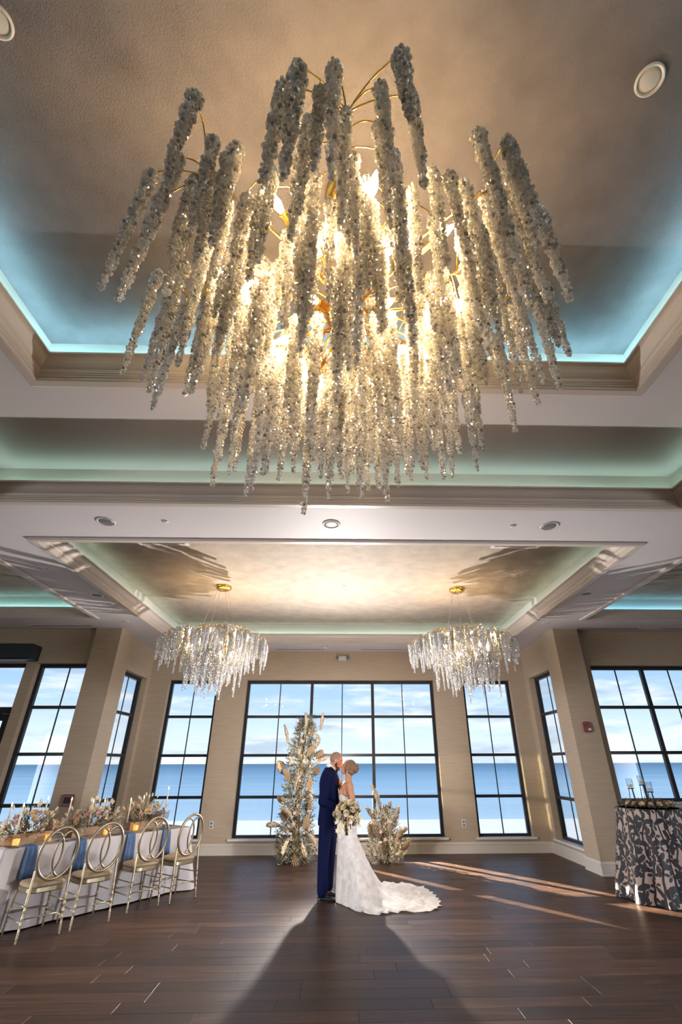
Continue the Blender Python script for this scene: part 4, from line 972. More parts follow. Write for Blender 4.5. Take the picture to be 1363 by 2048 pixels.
for i, p in enumerate([(.70, 10.60, .247), (.915, 10.66, .657), (.843, 10.60, .384), (1.005, 10.60, .246), (.644, 10.62, .156), (.76, 10.62, .5)]):
    orient(link('strawflower', STRAW, low), Vector(p) - SB, (Vector(p) - SB) * Vector((1, 1, 0)) + Vector((0, -.4, .2)), i, 1.05)
for i in range(14):
    z = rr_.uniform(.1, .8); a = rr_.uniform(-2.9, -.2); o_ = Vector((math.cos(a), math.sin(a), 0)); orient(link('bunny_tail', BUNNY, low), Vector((0, 0, z)) + o_ * s_rad(z) * 1.0, o_ + Vector((0, 0, .6)), i, 1.2)

# ---- flower boxes along the banquet table
TROSE = [rose_mesh(.034, M['cream'], 1), rose_mesh(.030, M['blush'], 2)]
for bi, (x, lab) in enumerate(((.40, 'raw wood box heaped with dried flowers at the near end of the banquet table'), (1.22, 'raw wood box heaped with dried flowers at the middle of the banquet table'), (2.06, 'raw wood box heaped with dried flowers at the far end of the banquet table'))):
    root = tag(empty('flower_box', ontable(x, .41), TA), lab, 'flowers', 'flower boxes along the banquet table')
    for (a0, a1, b0, b1) in ((-.28, .28, -.085, -.07), (-.28, .28, .07, .085), (-.28, -.265, -.07, .07), (.265, .28, -.07, .07)):
        mb = MB(); mb.bevbox(a0, a1, b0, b1, 0, .105, .003); mb.obj('side_panel', M['boxwood'], root)
    mb = MB(); mb.box(-.265, .265, -.07, .07, .004, .02); mb.obj('base_panel', M['boxwood'], root)
    gm, om, bm = MB(), MB(), MB()
    def bp_(scale=1.0):
        while True:
            v = Vector((rr_.uniform(-1, 1), rr_.uniform(-1, 1), rr_.uniform(0, 1)))
            if v.length < 1: return Vector((v.x * .34, v.y * .21, .09 + v.z * .25)) * 1.0, v
    for k in range(150):
        p, v = bp_(); d = (Vector((v.x, v.y, v.z * .8 + .15)) + unit() * .4).normalized(); sprig(gm if rr_.random() < .4 else om, p * .75 + Vector((0, 0, .02)), d, rr_.uniform(.07, .12), 8, rr_.uniform(.006, .010))
    for k in range(90):
        p, v = bp_(); breath(bm, p, (v + unit() * .4).normalized(), .08, 9, .0055)
    stuff(gm.obj('green_sprigs', M['green'], root)); stuff(om.obj('olive_sprigs', M['olive'], root)); stuff(bm.obj('baby_breath', M['breath'], root))
    for k in range(24):
        p, v = bp_(); v = v.normalized(); orient(link('bunny_tail', BUNNY, root), Vector((v.x * .36, v.y * .23, .12 + v.z * .29)), v + Vector((0, 0, .5)), k, 1.25)
    for k in range(13):
        a = -PI * (k + .5) / 13 + rr_.uniform(-.2, .2); e = rr_.uniform(.1, 1.1); v = Vector((math.cos(a) * math.cos(e), math.sin(a) * math.cos(e), math.sin(e))); orient(link('dried_rose', TROSE[k % 2], root), Vector((v.x * .33, v.y * .19, .10 + v.z * .25)), v, k, 1.15)
    for k in range(7):
        a = rr_.uniform(0, 6.28); o = link('pampas_plume', PLUMES[(k * 2 + 1) % 4], root); v = Vector((math.cos(a) * .8, math.sin(a) * .8, .7)); orient(o, Vector((math.cos(a) * .18, math.sin(a) * .08, .12)), v, k, .62)
    for k in range(3):
        a = rr_.uniform(0, 6.28); o = link('palm_spear', PALMS[k], root); orient(o, Vector((math.cos(a) * .2, math.sin(a) * .1, .12)), Vector((math.cos(a), math.sin(a), .9)), k, .5)

# ---- wreath, black stands and blossoms on the high table
root = tag(empty('greenery_wreath', HC + Vector((0, 0, HT + .008))), 'low heap of grey-green sprigs with blush roses on the floral cloth', 'flowers')
gm, om = MB(), MB()
for k in range(210):
    a = rr_.random() * 6.28; r0 = .30 * math.sqrt(rr_.random()); p = Vector((r0 * math.cos(a), r0 * math.sin(a), .008)); d = (Vector((math.cos(a), math.sin(a), .9)) + unit() * .7); d.z = abs(d.z) + .1
    sprig(gm if k % 2 else om, p, d.normalized(), rr_.uniform(.07, .14), 9, .007)
stuff(gm.obj('green_sprigs', M['green'], root)); stuff(om.obj('olive_sprigs', M['olive'], root))
for k in range(9):
    a = -PI * (k + .3) / 8.5; orient(link('rose', TROSE[k % 2], root), Vector((.31 * math.cos(a), .31 * math.sin(a), .045)), Vector((math.cos(a) * .6, math.sin(a) * .6, .8)), k, 1.15)
for i, (dx, dy, h, lab) in enumerate(((-.17, .05, .24, 'black wire stand with a glass candle cup, nearest the bay, on the floral cloth'), (.03, -.10, .20, 'black wire stand with a glass candle cup, front middle, on the floral cloth'), (.08, .16, .28, 'tallest black wire stand with a glass candle cup, at the back, on the floral cloth'))):
    st = tag(empty('candle_stand', HC + Vector((dx, dy, HT + .002))), lab, 'candle holder', 'candle stands on the floral cloth')
    for k in range(3):
        a = k * 2.094 + .4; mb = MB(); mb.tube([(.055 * math.cos(a), .055 * math.sin(a), 0), (.03 * math.cos(a), .03 * math.sin(a), h)], .006, 6); mb.obj('leg', M['black'], st, True)
    mb = MB(); mb.lathe([(.045, h - .006), (.045, h + .006)], 18); mb.obj('plate', M['black'], st)
    mb = MB(); mb.lathe([(.032, h + .006), (.045, h + .02), (.048, h + .13), (.044, h + .13), (.041, h + .024), (.001, h + .014)], 18); mb.obj('glass_cup', M['clear'], st, True)
    mb = MB(); mb.lathe([(.03, h + .016), (.03, h + .06), (.001, h + .062)], 14); mb.obj('candle', M['wax'], st, True)

# ================================================================== THE COUPLE
def skin_material(name, col):
    return material(name, col, .5, spec=.35, var=.08, vscale=(9, 9, 9), subsurf=.12)
M['skin_m'] = skin_material('groom_skin', (.52, .27, .17)); M['skin_f'] = skin_material('bride_skin', (.50, .235, .13))
M['navy'] = material('navy_suit_wool', (.0015, .0045, .034), .75, spec=.12, bump=.1, vscale=(300, 300, 300))
M['satin'] = material('black_satin', (.006, .007, .014), .28)
M['shirt'] = material('white_shirt', (.80, .80, .82), .7)
M['leather'] = material('black_leather', (.010, .010, .012), .3)
M['beard'] = material('dark_stubble', (.055, .030, .020), .8, var=.3, vscale=(150, 150, 150))
M['buzz'] = material('shaved_hair', (.30, .165, .11), .7, var=.25, vscale=(120, 120, 120))
def hair_material():
    m = material('brown_blond_hair', (.20, .105, .052), .4, spec=.6, var=.75, vscale=(34, 90, 90), bump=.7, bscale=(40, 150, 150), detail=3); return m
M['hair'] = hair_material()
def lace_material():
    m = bpy.data.materials.new('ivory_lace'); m.use_nodes = True; t = m.node_tree; b = t.nodes['Principled BSDF']
    tcn = N(t, 'ShaderNodeTexCoord'); v = N(t, 'ShaderNodeTexVoronoi', feature='DISTANCE_TO_EDGE'); v.inputs['Scale'].default_value = 34; t.links.new(tcn.outputs['Object'], v.inputs['Vector'])
    nn = N(t, 'ShaderNodeTexNoise'); nn.inputs['Scale'].default_value = 13; nn.inputs['Detail'].default_value = 5; t.links.new(tcn.outputs['Object'], nn.inputs[0])
    rp = N(t, 'ShaderNodeValToRGB'); e = rp.color_ramp.elements; e[0].position = .40; e[0].color = (.74, .68, .64, 1); e[1].position = .56; e[1].color = (.90, .87, .84, 1); t.links.new(nn.outputs[0], rp.inputs[0]); t.links.new(rp.outputs[0], b.inputs['Base Color'])
    bp = N(t, 'ShaderNodeBump'); bp.inputs['Strength'].default_value = .55; bp.inputs['Distance'].default_value = .006; ad = N(t, 'ShaderNodeMath', operation='ADD'); t.links.new(v.outputs[0], ad.inputs[0]); t.links.new(nn.outputs[0], ad.inputs[1]); t.links.new(ad.outputs[0], bp.inputs['Height']); t.links.new(bp.outputs[0], b.inputs['Normal'])
    b.inputs['Roughness'].default_value = .6; b.inputs['Sheen Weight'].default_value = .2
    o = t.nodes['Material Output']; tl = N(t, 'ShaderNodeBsdfTranslucent'); tl.inputs[0].default_value = (.85, .80, .74, 1); mix = N(t, 'ShaderNodeMixShader'); mix.inputs[0].default_value = .22
    t.links.new(b.outputs[0], mix.inputs[1]); t.links.new(tl.outputs[0], mix.inputs[2]); t.links.new(mix.outputs[0], o.inputs[0])
    return m
M['lace'] = lace_material()
def remeshed(name, mb, voxel, iters, mats, parent, base, factor=.5):
    """joins overlapping closed shapes into one continuous smooth surface"""
    mb.v = [(p[0] - base[0], p[1] - base[1], p[2] - base[2]) for p in mb.v]
    o = mb.obj(name + '_source', mats); md = o.modifiers.new('r', 'REMESH'); md.mode = 'VOXEL'; md.voxel_size = voxel; md.use_smooth_shade = True
    sm = o.modifiers.new('s', 'SMOOTH'); sm.factor = factor; sm.iterations = iters
    dg = bpy.context.evaluated_depsgraph_get(); me = bpy.data.meshes.new_from_object(o.evaluated_get(dg)); me.name = name
    me.materials.clear()
    for m in (mats if isinstance(mats, (list, tuple)) else [mats]): me.materials.append(m)
    old = o.data; bpy.data.objects.remove(o); bpy.data.meshes.remove(old)
    return link(name, me, parent)
def limb(mb, pts, n=14):
    """tapered limb through (point, radius) joints with rounded joints"""
    for i in range(len(pts) - 1):
        (a, ra), (b, rb) = pts[i], pts[i + 1]; a, b = Vector(a), Vector(b)
        mb.tube([a.lerp(b, f) for f in (0, .33, .67, 1)], [ra + (rb - ra) * f for f in (0, .33, .67, 1)], n)
    for p, r in pts: mb.blob(p, r, n, 8)
def finger(mb, pts, r0, r1):
    n = len(pts); limb(mb, [(p, r0 + (r1 - r0) * i / (n - 1)) for i, p in enumerate(pts)], 8)

# ---- groom
GB_ = Vector((-.19, 8.18, 0))
groom = tag(empty('person', GB_), 'man with shaved head and dark beard in a navy suit, leaning to kiss', 'person')
def frame(origin, pitch, fx, s=1.0):
    """head frame: forward along +x or -x (fx), pitched up by pitch"""
    f = Vector((fx * math.cos(pitch), 0, math.sin(pitch))); u = Vector((-fx * math.sin(pitch), 0, math.cos(pitch)))
    def P(a, b, c): return Vector(origin) + (f * a + Vector((0, 1, 0)) * b + u * c) * s
    rot = Matrix((f, Vector((0, 1, 0)), u)).transposed()
    return P, rot, s
def head(mb, fr, male):
    P, rot, s = fr
    B = lambda c, r, n=18, m=14: mb.blob(P(*c), tuple(q * s for q in r), n, m, rot)
    B((-.014, 0, .028), (.099, .078, .094)); B((.035, 0, -.030), (.057, .060, .072)); B((.030, 0, -.070), (.052, .053, .040)); B((.058, 0, -.096), (.026, .030, .023) if male else (.022, .024, .020))
    B((.068, 0, .022), (.022, .050, .018)); B((.062, .034, -.030), (.022, .022, .020)); B((.062, -.034, -.030), (.022, .022, .020))
    limb(mb, [(P(.082, 0, .008), .0085 * s), (P(.102, 0, -.026), .0125 * s)], 10); B((.092, .010, -.031), (.011, .010, .008), 8, 6); B((.092, -.010, -.031), (.011, .010, .008), 8, 6)
    B((.083, 0, -.054), (.014, .022, .007), 10, 6); B((.081, 0, -.066), (.013, .019, .008), 10, 6)
    for e in (-1, 1):
        B((.070, e * .031, .001), (.014, .016, .011), 10, 8); B((-.012, e * .078, -.010), (.020, .009, .034), 10, 8); B((-.006, e * .084, .002), (.012, .007, .016), 8, 6)
gh = frame((-.077, 8.18, 1.682), math.radians(-19), 1)
body = MB(); head(body, gh, True)
limb(body, [((-.185, 8.18, 1.46), .075), ((-.165, 8.18, 1.54), .064), ((-.115, 8.18, 1.64), .060)])
body.blob((-.19, 8.18, 1.32), (.105, .165, .19), 16, 12); body.blob((-.19, 8.18, 1.08), (.09, .14, .17), 16, 12); body.blob((-.185, 8.18, .92), (.095, .145, .12), 16, 12)
GN = [((-.195, 7.985, 1.455), .055), ((-.245, 7.925, 1.15), .042), ((-.055, 7.885, 1.095), .030)]
GF = [((-.185, 8.375, 1.455), .055), ((-.17, 8.44, 1.16), .042), ((.045, 8.30, 1.13), .030)]
limb(body, GN); limb(body, GF)
limb(body, [((-.20, 8.10, .92), .085), ((-.235, 8.06, .50), .055), ((-.250, 8.045, .10), .040)]); limb(body, [((-.165, 8.26, .92), .085), ((-.14, 8.29, .50), .055), ((-.155, 8.315, .10), .040)])
for (x, y) in ((-.250, 8.04), (-.155, 8.32)): limb(body, [((x - .012, y, .045), .026), ((x + .08, y, .032), .018), ((x + .15, y, .028), .012)])
# near hand flat on her waist, fingers towards +x
body.blob((-.012, 7.880, 1.092), (.048, .016, .040), 12, 8)
for k, (dz, L) in enumerate(((.030, .066), (.010, .076), (-.010, .072), (-.029, .056))):
    finger(body, [(.025, 7.880, 1.092 + dz * .9), (.025 + L * .45, 7.886, 1.090 + dz), (.025 + L * .8, 7.900, 1.088 + dz), (.025 + L, 7.912, 1.086 + dz)], .0095, .0072)
finger(body, [(-.028, 7.880, 1.115), (-.004, 7.876, 1.148), (.018, 7.882, 1.166)], .0105, .0080)
# far hand at her back
body.blob((.085, 8.262, 1.135), (.045, .018, .038), 12, 8)
for k, (dz, L) in enumerate(((.028, .064), (.009, .074), (-.010, .070), (-.028, .055))):
    finger(body, [(.12, 8.252, 1.135 + dz), (.12 + L * .5, 8.235, 1.135 + dz), (.12 + L, 8.205, 1.135 + dz)], .0095, .0072)
finger(body, [(.07, 8.262, 1.165), (.09, 8.262, 1.195), (.105, 8.255, 1.21)], .0105, .008)
remeshed('body', body, .0046, 3, M['skin_m'], groom, GB_)
# close cropped hair, beard, brows
P, rot, s_ = gh
hb = MB(); hb.blob(P(-.019, 0, .033), (.099, .080, .093), 24, 18, rot); hb.v = [v for v in hb.v]
scalp = MB()
def shell_patch(fr, c, r, test, name, mat, parent, base, n=40, m=32):
    P, rot, s = fr; keep = {}; vs = []; fs = []
    for i in range(m + 1):
        t = PI * i / m
        for k in range(n):
            q = 2 * PI * k / n; l = Vector((r[0] * math.sin(t) * math.cos(q) + c[0], r[1] * math.sin(t) * math.sin(q) + c[1], -r[2] * math.cos(t) + c[2]))
            vs.append((l, P(*l)))
    for i in range(m):
        for k in range(n):
            f = (i * n + k, i * n + (k + 1) % n, (i + 1) * n + (k + 1) % n, (i + 1) * n + k)
            cc = sum((vs[j][0] for j in f), Vector()) / 4
            if test(cc): fs.append(f)
    used = sorted({j for f in fs for j in f}); mp_ = {j: a for a, j in enumerate(used)}
    mb = MB(); mb.add([vs[j][1] - base for j in used], [tuple(mp_[j] for j in f) for f in fs]); return mb.obj(name, mat, parent, True)
shell_patch(gh, (-.014, 0, .028), (.1002, .0792, .0952), lambda p: p.z > .012 and p.x < .045 + (p.z - .05) * .35 and not (p.z < .03 and p.x > -.005) or (p.x < -.035 and p.z > -.045), 'cropped_hair', M['buzz'], groom, GB_)
bd = MB()
for c, r in (((.034, 0, -.068), (.0525, .0555, .040)), ((.060, 0, -.096), (.0275, .032, .0245)), ((.083, 0, -.0455), (.014, .025, .0055))): bd.blob(P(*c), r, 18, 12, rot)
for e in (-1, 1): bd.blob(P(.010, e * .055, -.045), (.022, .010, .034), 12, 8, rot); bd.blob(P(.062, e * .025, -.078), (.020, .016, .022), 10, 8, rot)
remeshed('beard', bd, .004, 2, M['beard'], groom, GB_)
for e in (-1, 1):
    mb = MB(); mb.tube([P(.086, e * .014, .020) - GB_, P(.083, e * .032, .026) - GB_, P(.070, e * .050, .022) - GB_], [.003, .0045, .002], 6); mb.obj('eyebrow', M['beard'], groom, True)
    mb = MB(); mb.tube([P(.084, e * .020, -.003) - GB_, P(.084, e * .032, -.006) - GB_, P(.077, e * .044, -.003) - GB_], [.0012, .002, .0012], 6); mb.obj('eyelashes', M['beard'], groom, True)
# jacket
def ell(z, xb, xf, hw, yc, n=36, p=.85):
    cx, rx = (xb + xf) / 2, (xf - xb) / 2
    return [Vector((cx + rx * math.copysign(abs(math.cos(q)) ** p, math.cos(q)), yc + hw * math.copysign(abs(math.sin(q)) ** p, math.sin(q)), z)) for q in [2 * PI * k / n for k in range(n)]]
jk = MB(); jk.loft([ell(*a, 8.18) for a in ((.855, -.338, -.045, .195), (.93, -.338, -.026, .200), (1.05, -.325, -.020, .195), (1.15, -.318, -.018, .192), (1.28, -.330, -.028, .208), (1.39, -.335, -.035, .222), (1.46, -.322, -.045, .222), (1.52, -.298, -.072, .180), (1.56, -.275, -.098, .120), (1.60, -.248, -.115, .085))])
limb(jk, [((-.215, 7.995, 1.455), .083), ((-.268, 7.925, 1.16), .066), ((-.105, 7.892, 1.105), .050)]); limb(jk, [((-.205, 8.365, 1.455), .083), ((-.19, 8.44, 1.16), .064), ((-.02, 8.345, 1.125), .050)])
jk.blob((-.22, 8.02, 1.475), (.085, .075, .075), 14, 10); jk.blob((-.21, 8.34, 1.475), (.085, .075, .075), 14, 10)
remeshed('jacket', jk, .0075, 5, M['navy'], groom, GB_)
def strip(name, pts, w, th, mat, parent, base):
    """a flat band along pts; w: (vector, width) across it"""
    mb = MB(); rings = []
    for i, p in enumerate(pts):
        p = Vector(p); a = Vector(w[i]); t = (Vector(pts[min(i + 1, len(pts) - 1)]) - Vector(pts[max(i - 1, 0)])).normalized(); nn_ = a.cross(t).normalized() * th
        rings.append([p + nn_ - base, p + a + nn_ - base, p + a - nn_ - base, p - nn_ - base])
    mb.loft(rings); return mb.obj(name, mat, parent)
for sgn in (-1, 1):
    Y = lambda d: 8.18 + sgn * d
    strip('lapel', [(-.150, Y(.083), 1.600), (-.092, Y(.070), 1.548), (-.048, Y(.062), 1.48), (-.030, Y(.060), 1.41), (-.022, Y(.045), 1.32), (-.014, Y(.020), 1.22)],
          [(-.02, sgn * .012, .01), (-.018, sgn * .042, .012), (-.020, sgn * .055, .012), (-.016, sgn * .055, .006), (-.010, sgn * .045, 0), (-.002, sgn * .015, 0)], .006, M['satin'], groom, GB_)
mb = MB(); mb.loft([[Vector((-.150 + .066 * math.cos(q) * r + z * .9 - .0, .071 * math.sin(q) * r, 1.598 + z - .048 * math.cos(q))) - Vector((GB_.x, 0, 0)) for q in [2 * PI * k / 28 for k in range(28)]] for r, z in ((1.0, -.022), (1.02, -.005), (.98, .018), (.94, .018), (.95, -.01))], caps=False); mb.obj('shirt_collar', M['shirt'], groom, True)
mb = MB(); mb.loft([ell(z, -.13, xf, hw, 8.18, 20) for z, xf, hw in ((1.20, -.046, .03), (1.34, -.036, .05), (1.44, -.044, .062), (1.53, -.086, .065), (1.56, -.105, .06))]); mb.v = [(a - GB_.x, b - GB_.y, c) for a, b, c in mb.v]; mb.obj('shirt_front', M['shirt'], groom, True)
mb = MB()
for e in (-1, 1): mb.loft([[Vector((-.073 + dx, 8.18 + e * y, 1.535 + z)) - GB_ for dx, z in ((-.012, -h), (.012, -h), (.012, h), (-.012, h))] for y, h in ((.004, .010), (.03, .020), (.055, .026), (.06, .024))])
mb.blob(Vector((-.072, 8.18, 1.535)) - GB_, .013, 8, 6); mb.obj('bow_tie', M['satin'], groom)
mb = MB(); mb.blob(Vector((-.028, 8.095, 1.435)) - GB_, (.014, .016, .02), 8, 6)
for k in range(6): mb.blob(Vector((-.020 + .01 * math.cos(k), 8.085 + .012 * math.sin(k * 1.1), 1.445 + .014 * math.sin(k * 2.2))) - GB_, .009, 6, 5)
mb.obj('boutonniere', M['whitepetal'], groom, True)
tr = MB()
limb(tr, [((-.205, 8.095, .92), .112), ((-.225, 8.07, .70), .094), ((-.242, 8.055, .48), .079), ((-.248, 8.045, .26), .071), ((-.248, 8.042, .105), .068)], 18)
limb(tr, [((-.160, 8.265, .92), .112), ((-.145, 8.28, .70), .090), ((-.150, 8.295, .48), .075), ((-.160, 8.31, .26), .066), ((-.165, 8.318, .115), .062)], 18)
tr.blob((-.185, 8.18, .93), (.125, .175, .09), 16, 10)
tr.box(-.262, -.238, 8.03, 8.06, .075, .11)
remeshed('trousers', tr, .0075, 4, M['navy'], groom, GB_)
def shoe(x0, x1, y):
    mb = MB(); rings = []; L = x1 - x0
    for f, w, h in ((0, .022, .052), (.04, .032, .066), (.15, .037, .070), (.30, .037, .064), (.45, .040, .054), (.62, .046, .046), (.80, .044, .038), (.93, .032, .030), (1.0, .012, .018)):
        rings.append([Vector((x0 + L * f, y + w * math.cos(q), max(.010, .014 + (h - .014) * (math.sin(q) if math.sin(q) > 0 else 0)))) - GB_ for q in [2 * PI * k / 18 for k in range(18)]])
    mb.loft(rings); o = mb.obj('shoe', M['leather'], groom, True)
    mb = MB(); mb.loft([[Vector((x0 + L * .5 + (L * .505) * math.cos(q) * (1 if True else 1), y + (.043 if math.cos(q) > -.2 else .036) * math.sin(q), z)) - GB_ for q in [2 * PI * k / 24 for k in range(24)]] for z in (.0, .014)]); mb.obj('sole', M['leather'], o)
shoe(-.306, -.030, 8.035); shoe(-.215, .045, 8.322)

# ---- bride
BB = Vector((.10, 8.05, 0))
bride = tag(empty('person', BB), 'woman with pinned-up hair in a strapless ivory lace gown with a long train', 'person')
bh = frame((.098, 8.06, 1.592), math.radians(22), -1, .93)
body = MB(); head(body, bh, False)
limb(body, [((.108, 8.05, 1.37), .062), ((.108, 8.05, 1.43), .049), ((.108, 8.055, 1.54), .046)])
body.blob((.082, 8.05, 1.27), (.095, .142, .15), 18, 14); body.blob((.118, 8.05, 1.345), (.062, .150, .065), 16, 12); body.blob((.095, 8.05, 1.09), (.082, .118, .15), 18, 12); body.blob((.095, 8.05, .90), (.115, .155, .14), 18, 12)
for e in (-1, 1): body.blob((.018, 8.05 + e * .065, 1.275), (.050, .058, .055), 12, 10)
limb(body, [((.128, 7.895, 1.365), .050), ((.150, 7.870, 1.26), .043), ((.188, 7.825, 1.115), .036), ((.150, 7.775, .99), .031), ((.112, 7.752, .915), .024)])
limb(body, [((.115, 8.205, 1.37), .050), ((.02, 8.335, 1.33), .038), ((-.075, 8.375, 1.455), .027), ((-.112, 8.372, 1.505), .024)])
body.blob((-.145, 8.365, 1.548), (.042, .036, .018), 10, 8)
for k, dy in enumerate((-.028, -.010, .009, .026)):
    finger(body, [(-.172, 8.365 + dy, 1.556), (-.205, 8.362 + dy, 1.556), (-.232, 8.36 + dy, 1.548 - .004 * k)], .0088, .0068)
finger(body, [(-.135, 8.335, 1.548), (-.155, 8.315, 1.555), (-.175, 8.305, 1.553)], .0095, .0075)
# near hand closed round the bouquet handle at (.085, 7.745)
HX, HY = .085, 7.745
body.blob((HX + .034, HY + .004, .895), (.016, .028, .042), 12, 8)
for k, z in enumerate((.925, .905, .885, .866)):
    finger(body, [(HX + .029 * math.cos(q), HY - .029 * math.sin(q), z - .002 * i) for i, q in enumerate((.25, .95, 1.7, 2.4, 3.0))], .0088, .0068)
finger(body, [(HX + .03, HY + .018, .918), (HX + .012, HY + .031, .932), (HX - .014, HY + .026, .938)], .0098, .0075)
for e in (-1, 1):
    limb(body, [((.10, 8.05 + e * .08, .85), .08), ((.09, 8.05 + e * .06, .48), .052), ((.11, 8.05 + e * .05, .10), .034)]); limb(body, [((.12, 8.05 + e * .05, .06), .03), ((.02, 8.05 + e * .055, .03), .026)])
remeshed('body', body, .0046, 3, M['skin_f'], bride, BB)
# hair: smooth crown, side sweep and a coiled bun
P, rot, s_ = bh
hm = MB()
hm.blob(P(-.034, 0, .030), (.094, .083, .094), 24, 18, rot); hm.blob(P(-.060, 0, -.030), (.070, .070, .062), 18, 14, rot)
for e in (-1, 1):
    hm.blob(P(.004, e * .062, .020), (.052, .022, .056), 16, 12, rot); hm.blob(P(-.030, e * .062, -.028), (.045, .022, .040), 14, 10, rot)
    for k in range(5):
        z0 = .075 - k * .026; hm.tube([P(.045 - .004 * k, e * .050, z0), P(.010, e * .078, z0 - .012), P(-.040, e * .080, z0 - .022), P(-.085, e * .055, z0 - .020), P(-.120, e * .02, z0 - .01)], [.007, .012, .013, .012, .008], 8)
bun = Vector((.218, 8.055, 1.578))
hm.blob(bun, (.045, .052, .060), 16, 12); hm.blob((.168, 8.055, 1.550), (.045, .055, .060), 16, 12)
for k in range(9):
    a = k * 2.4; c = bun + Vector((.020 * math.cos(a), .036 * math.sin(a), .042 * math.sin(a * 1.7))); tilt = Matrix.Rotation(a, 3, 'X') @ Matrix.Rotation(a * .7, 3, 'Y')
    hm.tube([c + tilt @ Vector((.026 * math.cos(q), .026 * math.sin(q), .006 * math.sin(2 * q))) for q in [2 * PI * j / 14 for j in range(14)]], .0105, 8, closed=True)
remeshed('hair', hm, .0042, 2, M['hair'], bride, BB)
mb = MB()
for e in (-1, 1): mb.tube([P(.052, e * .060, .03) - BB, P(.048, e * .074, -.02) - BB, P(.035, e * .074, -.075) - BB, P(.030, e * .070, -.12) - BB, P(.036, e * .068, -.15) - BB], [.003, .004, .0035, .003, .001], 6)
mb.obj('loose_tendril', M['hair'], bride, True)
mb = MB()
for k in range(9): mb.ico(Vector((.166 + .012 * math.sin(k), 8.055 - .058 + .004 * k, 1.60 - .012 * k)) - BB, .007)
mb.obj('hair_pin', material('pearl_hair_pin', (.8, .78, .74), .2), bride)
for e in (-1, 1):
    mb = MB(); q0 = P(-.004, e * .088, -.040) - BB
    for k in range(4): mb.ico(q0 + Vector((0, 0, -.010 * k)), .0055 + .001 * (k == 3))
    mb.obj('earring', M['whitepetal'], bride)
# gown
HEM = [(-.030, 8.10), (-.005, 7.93), (.045, 7.81), (.109, 7.715), (.20, 7.55), (.322, 7.415), (.44, 7.375), (.559, 7.39), (.657, 7.44), (.80, 7.45), (.946, 7.46), (1.10, 7.49), (1.225, 7.545), (1.325, 7.75), (1.365, 8.03), (1.345, 8.30), (1.325, 8.49), (1.27, 8.76), (1.04, 9.03), (.80, 9.10), (.60, 8.98), (.40, 8.72), (.22, 8.52), (.08, 8.40), (-.01, 8.27)]
GC = Vector((.095, 8.05, 0))
def hem_at(a):
    d = Vector((math.cos(a), math.sin(a))); best = None
    for i in range(len(HEM)):
        p = Vector(HEM[i]) - GC.xy; q = Vector(HEM[(i + 1) % len(HEM)]) - GC.xy; e = q - p; den = d.x * e.y - d.y * e.x
        if abs(den) < 1e-9: continue
        t = (p.x * e.y - p.y * e.x) / den; u = (p.x * d.y - p.y * d.x) / den
        if t > 0 and -1e-6 <= u <= 1 + 1e-6: best = t if best is None else max(best, t)
    return best or .15
NT = 240
ZS = [1.33, 1.20, 1.08, .95, .85, .75]; CXs = [.072, .082, .092, .095, .095, .093]; RXs = [.112, .106, .094, .122, .136, .137]; RYs = [.160, .150, .130, .167, .178, .178]
def body_at(z, a):
    zz = max(.75, min(1.33, z)); f = lambda T: interp(-zz, [-q for q in ZS], T)
    rx, ry = f(RXs), f(RYs); r = 1 / math.sqrt((math.cos(a) / rx) ** 2 + (math.sin(a) / ry) ** 2)
    return Vector((f(CXs) + r * math.cos(a), GC.y + r * math.sin(a), z)), r
TABZ = [.75, .60, .46, .347, .22, .12, .06, .035]; TABO = [0, .072, .140, .208, .305, .42, .54, .66]
rings = []
for i in range(54):
    ring = []
    for k in range(NT):
        a = 2 * PI * k / NT; fr_ = math.cos(a - PI)                      # 1 at the front (-x)
        ztop = 1.235 + .075 * fr_ + (.02 * math.cos(2 * (a - PI)) if fr_ > 0 else -.05 * (-fr_))
        if i <= 12: z = ztop + (1.06 - ztop) * i / 12
        elif i <= 22: z = 1.06 + (.75 - 1.06) * (i - 12) / 10
        elif i <= 44: z = .75 - (.75 - .035) * ((i - 22) / 22)
        else: z = .035
        if z >= .75:
            p, r = body_at(z, a); p += Vector((math.cos(a), math.sin(a), 0)) * .004
        else:
            p0, r0 = body_at(.75, a); d = max(.02, hem_at(a) - r0); q = 1 - z / .75
            off = min(d * q ** 1.15 * .97, interp(-z, [-v for v in TABZ], TABO))
            if i > 44: f = (i - 44) / 9; off = off + (d - off) * f; z = .032 - .018 * f
            nz_ = mnoise.noise(Vector((math.cos(a) * 5, math.sin(a) * 5, off * 3)))
            fold = (math.sin(a * 17 + 2 * math.sin(a * 3)) * .5 + nz_) * .016 * min(1, off * 4)
            o_ = Vector((math.cos(a), math.sin(a), 0)); p = p0 + o_ * (off + fold * (1 if i <= 44 else .4)); p.z = z
            if i > 40:
                w = min(1, (i - 40) / 6); n2 = mnoise.noise(Vector((p.x * 6, p.y * 7, 3))) + .6 * mnoise.noise(Vector((p.x * 15, p.y * 15, 9))); big = min(1, d / .5)
                p.z = max(.006, p.z + w * big * (.030 * n2 + .012 * math.sin(off * 40 + 3 * n2)))
                if i > 51: p += o_ * .022 * math.sin(a * 46) * big * (i - 51) / 2; p.z = max(.005, p.z * (.6 if i == 53 else 1))
        ring.append(p - BB)
    rings.append(ring)
mb = MB(); mb.loft(rings, caps=False); mb.obj('lace_gown', M['lace'], bride, True)
mb = MB()
for k in range(NT * 2):
    a = 2 * PI * k / (NT * 2) + rr_.uniform(-.02, .02); i = rr_.randint(0, 12); p = rings[i][int(k / 2)]; mb.octa(p + Vector((math.cos(a), math.sin(a), 0)) * .004, rr_.uniform(.004, .007), Matrix.Rotation(rr_.random() * 6, 3, 'X'))
stuff(mb.obj('bodice_beading', M['breath'], bride))

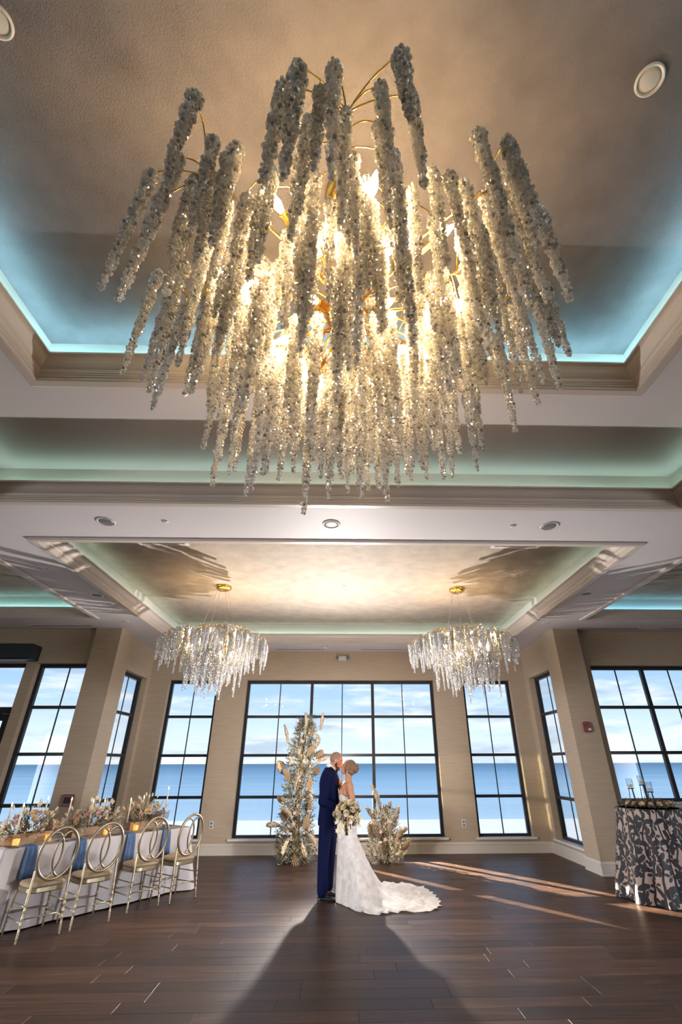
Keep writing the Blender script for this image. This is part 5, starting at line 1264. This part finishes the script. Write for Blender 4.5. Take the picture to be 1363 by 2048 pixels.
# ---- bouquet held by the bride
QB = Vector((HX, HY, .775))
bq = tag(empty('bridal_bouquet', QB), 'bouquet of white roses and trailing orchids held before the lace gown', 'bouquet')
mb = MB(); mb.lathe([(.019, 0), (.021, .01), (.018, .10), (.020, .19), (.030, .24)], 14); mb.obj('wrapped_handle', material('black_green_ribbon', (.006, .010, .008), .5), bq, True)
mb = MB(); mb.blob((0, 0, .27), (.08, .06, .07), 12, 8); mb.obj('moss_core', M['green'], bq, True)
BC = Vector((.010, -.020, .255))
RO = [rose_mesh(.040, M['whitepetal'], 11), rose_mesh(.032, M['cream'], 12), rose_mesh(.046, M['whitepetal'], 13)]
gm = MB(); om = MB()
for k in range(85):
    v = unit(); v.y = -abs(v.y) if rr_.random() < .8 else v.y; sprig(gm if rr_.random() < .5 else om, BC + Vector((v.x * .10, v.y * .06, v.z * .08)), (v + Vector((0, 0, -.05))).normalized(), rr_.uniform(.07, .125), 8, .009)
stuff(gm.obj('green_sprigs', M['green'], bq)); stuff(om.obj('olive_sprigs', M['olive'], bq))
k = 0
for i in range(34):
    zz = 1 - 2 * (i + .5) / 34; a = i * 2.39996; rr0 = math.sqrt(max(0, 1 - zz * zz)); v = Vector((rr0 * math.cos(a), rr0 * math.sin(a), zz))
    if v.y > .45 or zz < -.75: continue
    orient(link('rose', RO[i % 3], bq), BC + Vector((v.x * .158, v.y * .115, v.z * .132)), v, i, rr_.uniform(1.05, 1.3)); k += 1
def orchid_mesh():
    mb = MB()
    for j in range(5):
        a = 2 * PI * j / 5 + .3; d = Vector((math.cos(a), math.sin(a), .25)); leaf(mb, Vector((0, 0, 0)), d, .030, .012, .1)
    mb.blob((0, 0, .006), .005, 6, 5); return mb.mesh('orchid', M['whitepetal'])
ORC = orchid_mesh()
for t_, (dx, dz, n) in enumerate(((-.10, -.13, 7), (-.07, -.17, 8), (-.13, -.07, 6), (.12, -.10, 6), (.02, -.15, 7), (.16, -.04, 5))):
    mb = MB(); p0 = BC + Vector((dx * .5, -.06, dz * .4)); p1 = BC + Vector((dx * 1.1, -.085, dz * .9 + .01)); p2 = BC + Vector((dx * 1.35, -.08, dz * 1.5)); pts = [p0 * (1 - u) ** 2 + p1 * 2 * u * (1 - u) + p2 * u * u for u in [q / 8 for q in range(9)]]
    mb.tube(pts, .0018, 4); st = mb.obj('trailing_stem', M['green'], bq, True)
    for j in range(n):
        o = link('orchid', ORC, st); orient(o, pts[min(8, 2 + j)] + Vector((rr_.uniform(-.012, .012), -.008, rr_.uniform(-.008, .008))), Vector((rr_.uniform(-.5, .5), -1, rr_.uniform(-.3, .4))), j, rr_.uniform(.8, 1.1))
for e in (-1, 1):
    mb = MB(); mb.tube([BC + Vector((.03 * e, -.07, -.06)), BC + Vector((.035 * e, -.085, -.14)), BC + Vector((.04 * e, -.08, -.20))], [.006, .006, .005], 4); mb.obj('ribbon_tail', M['satin'], bq)
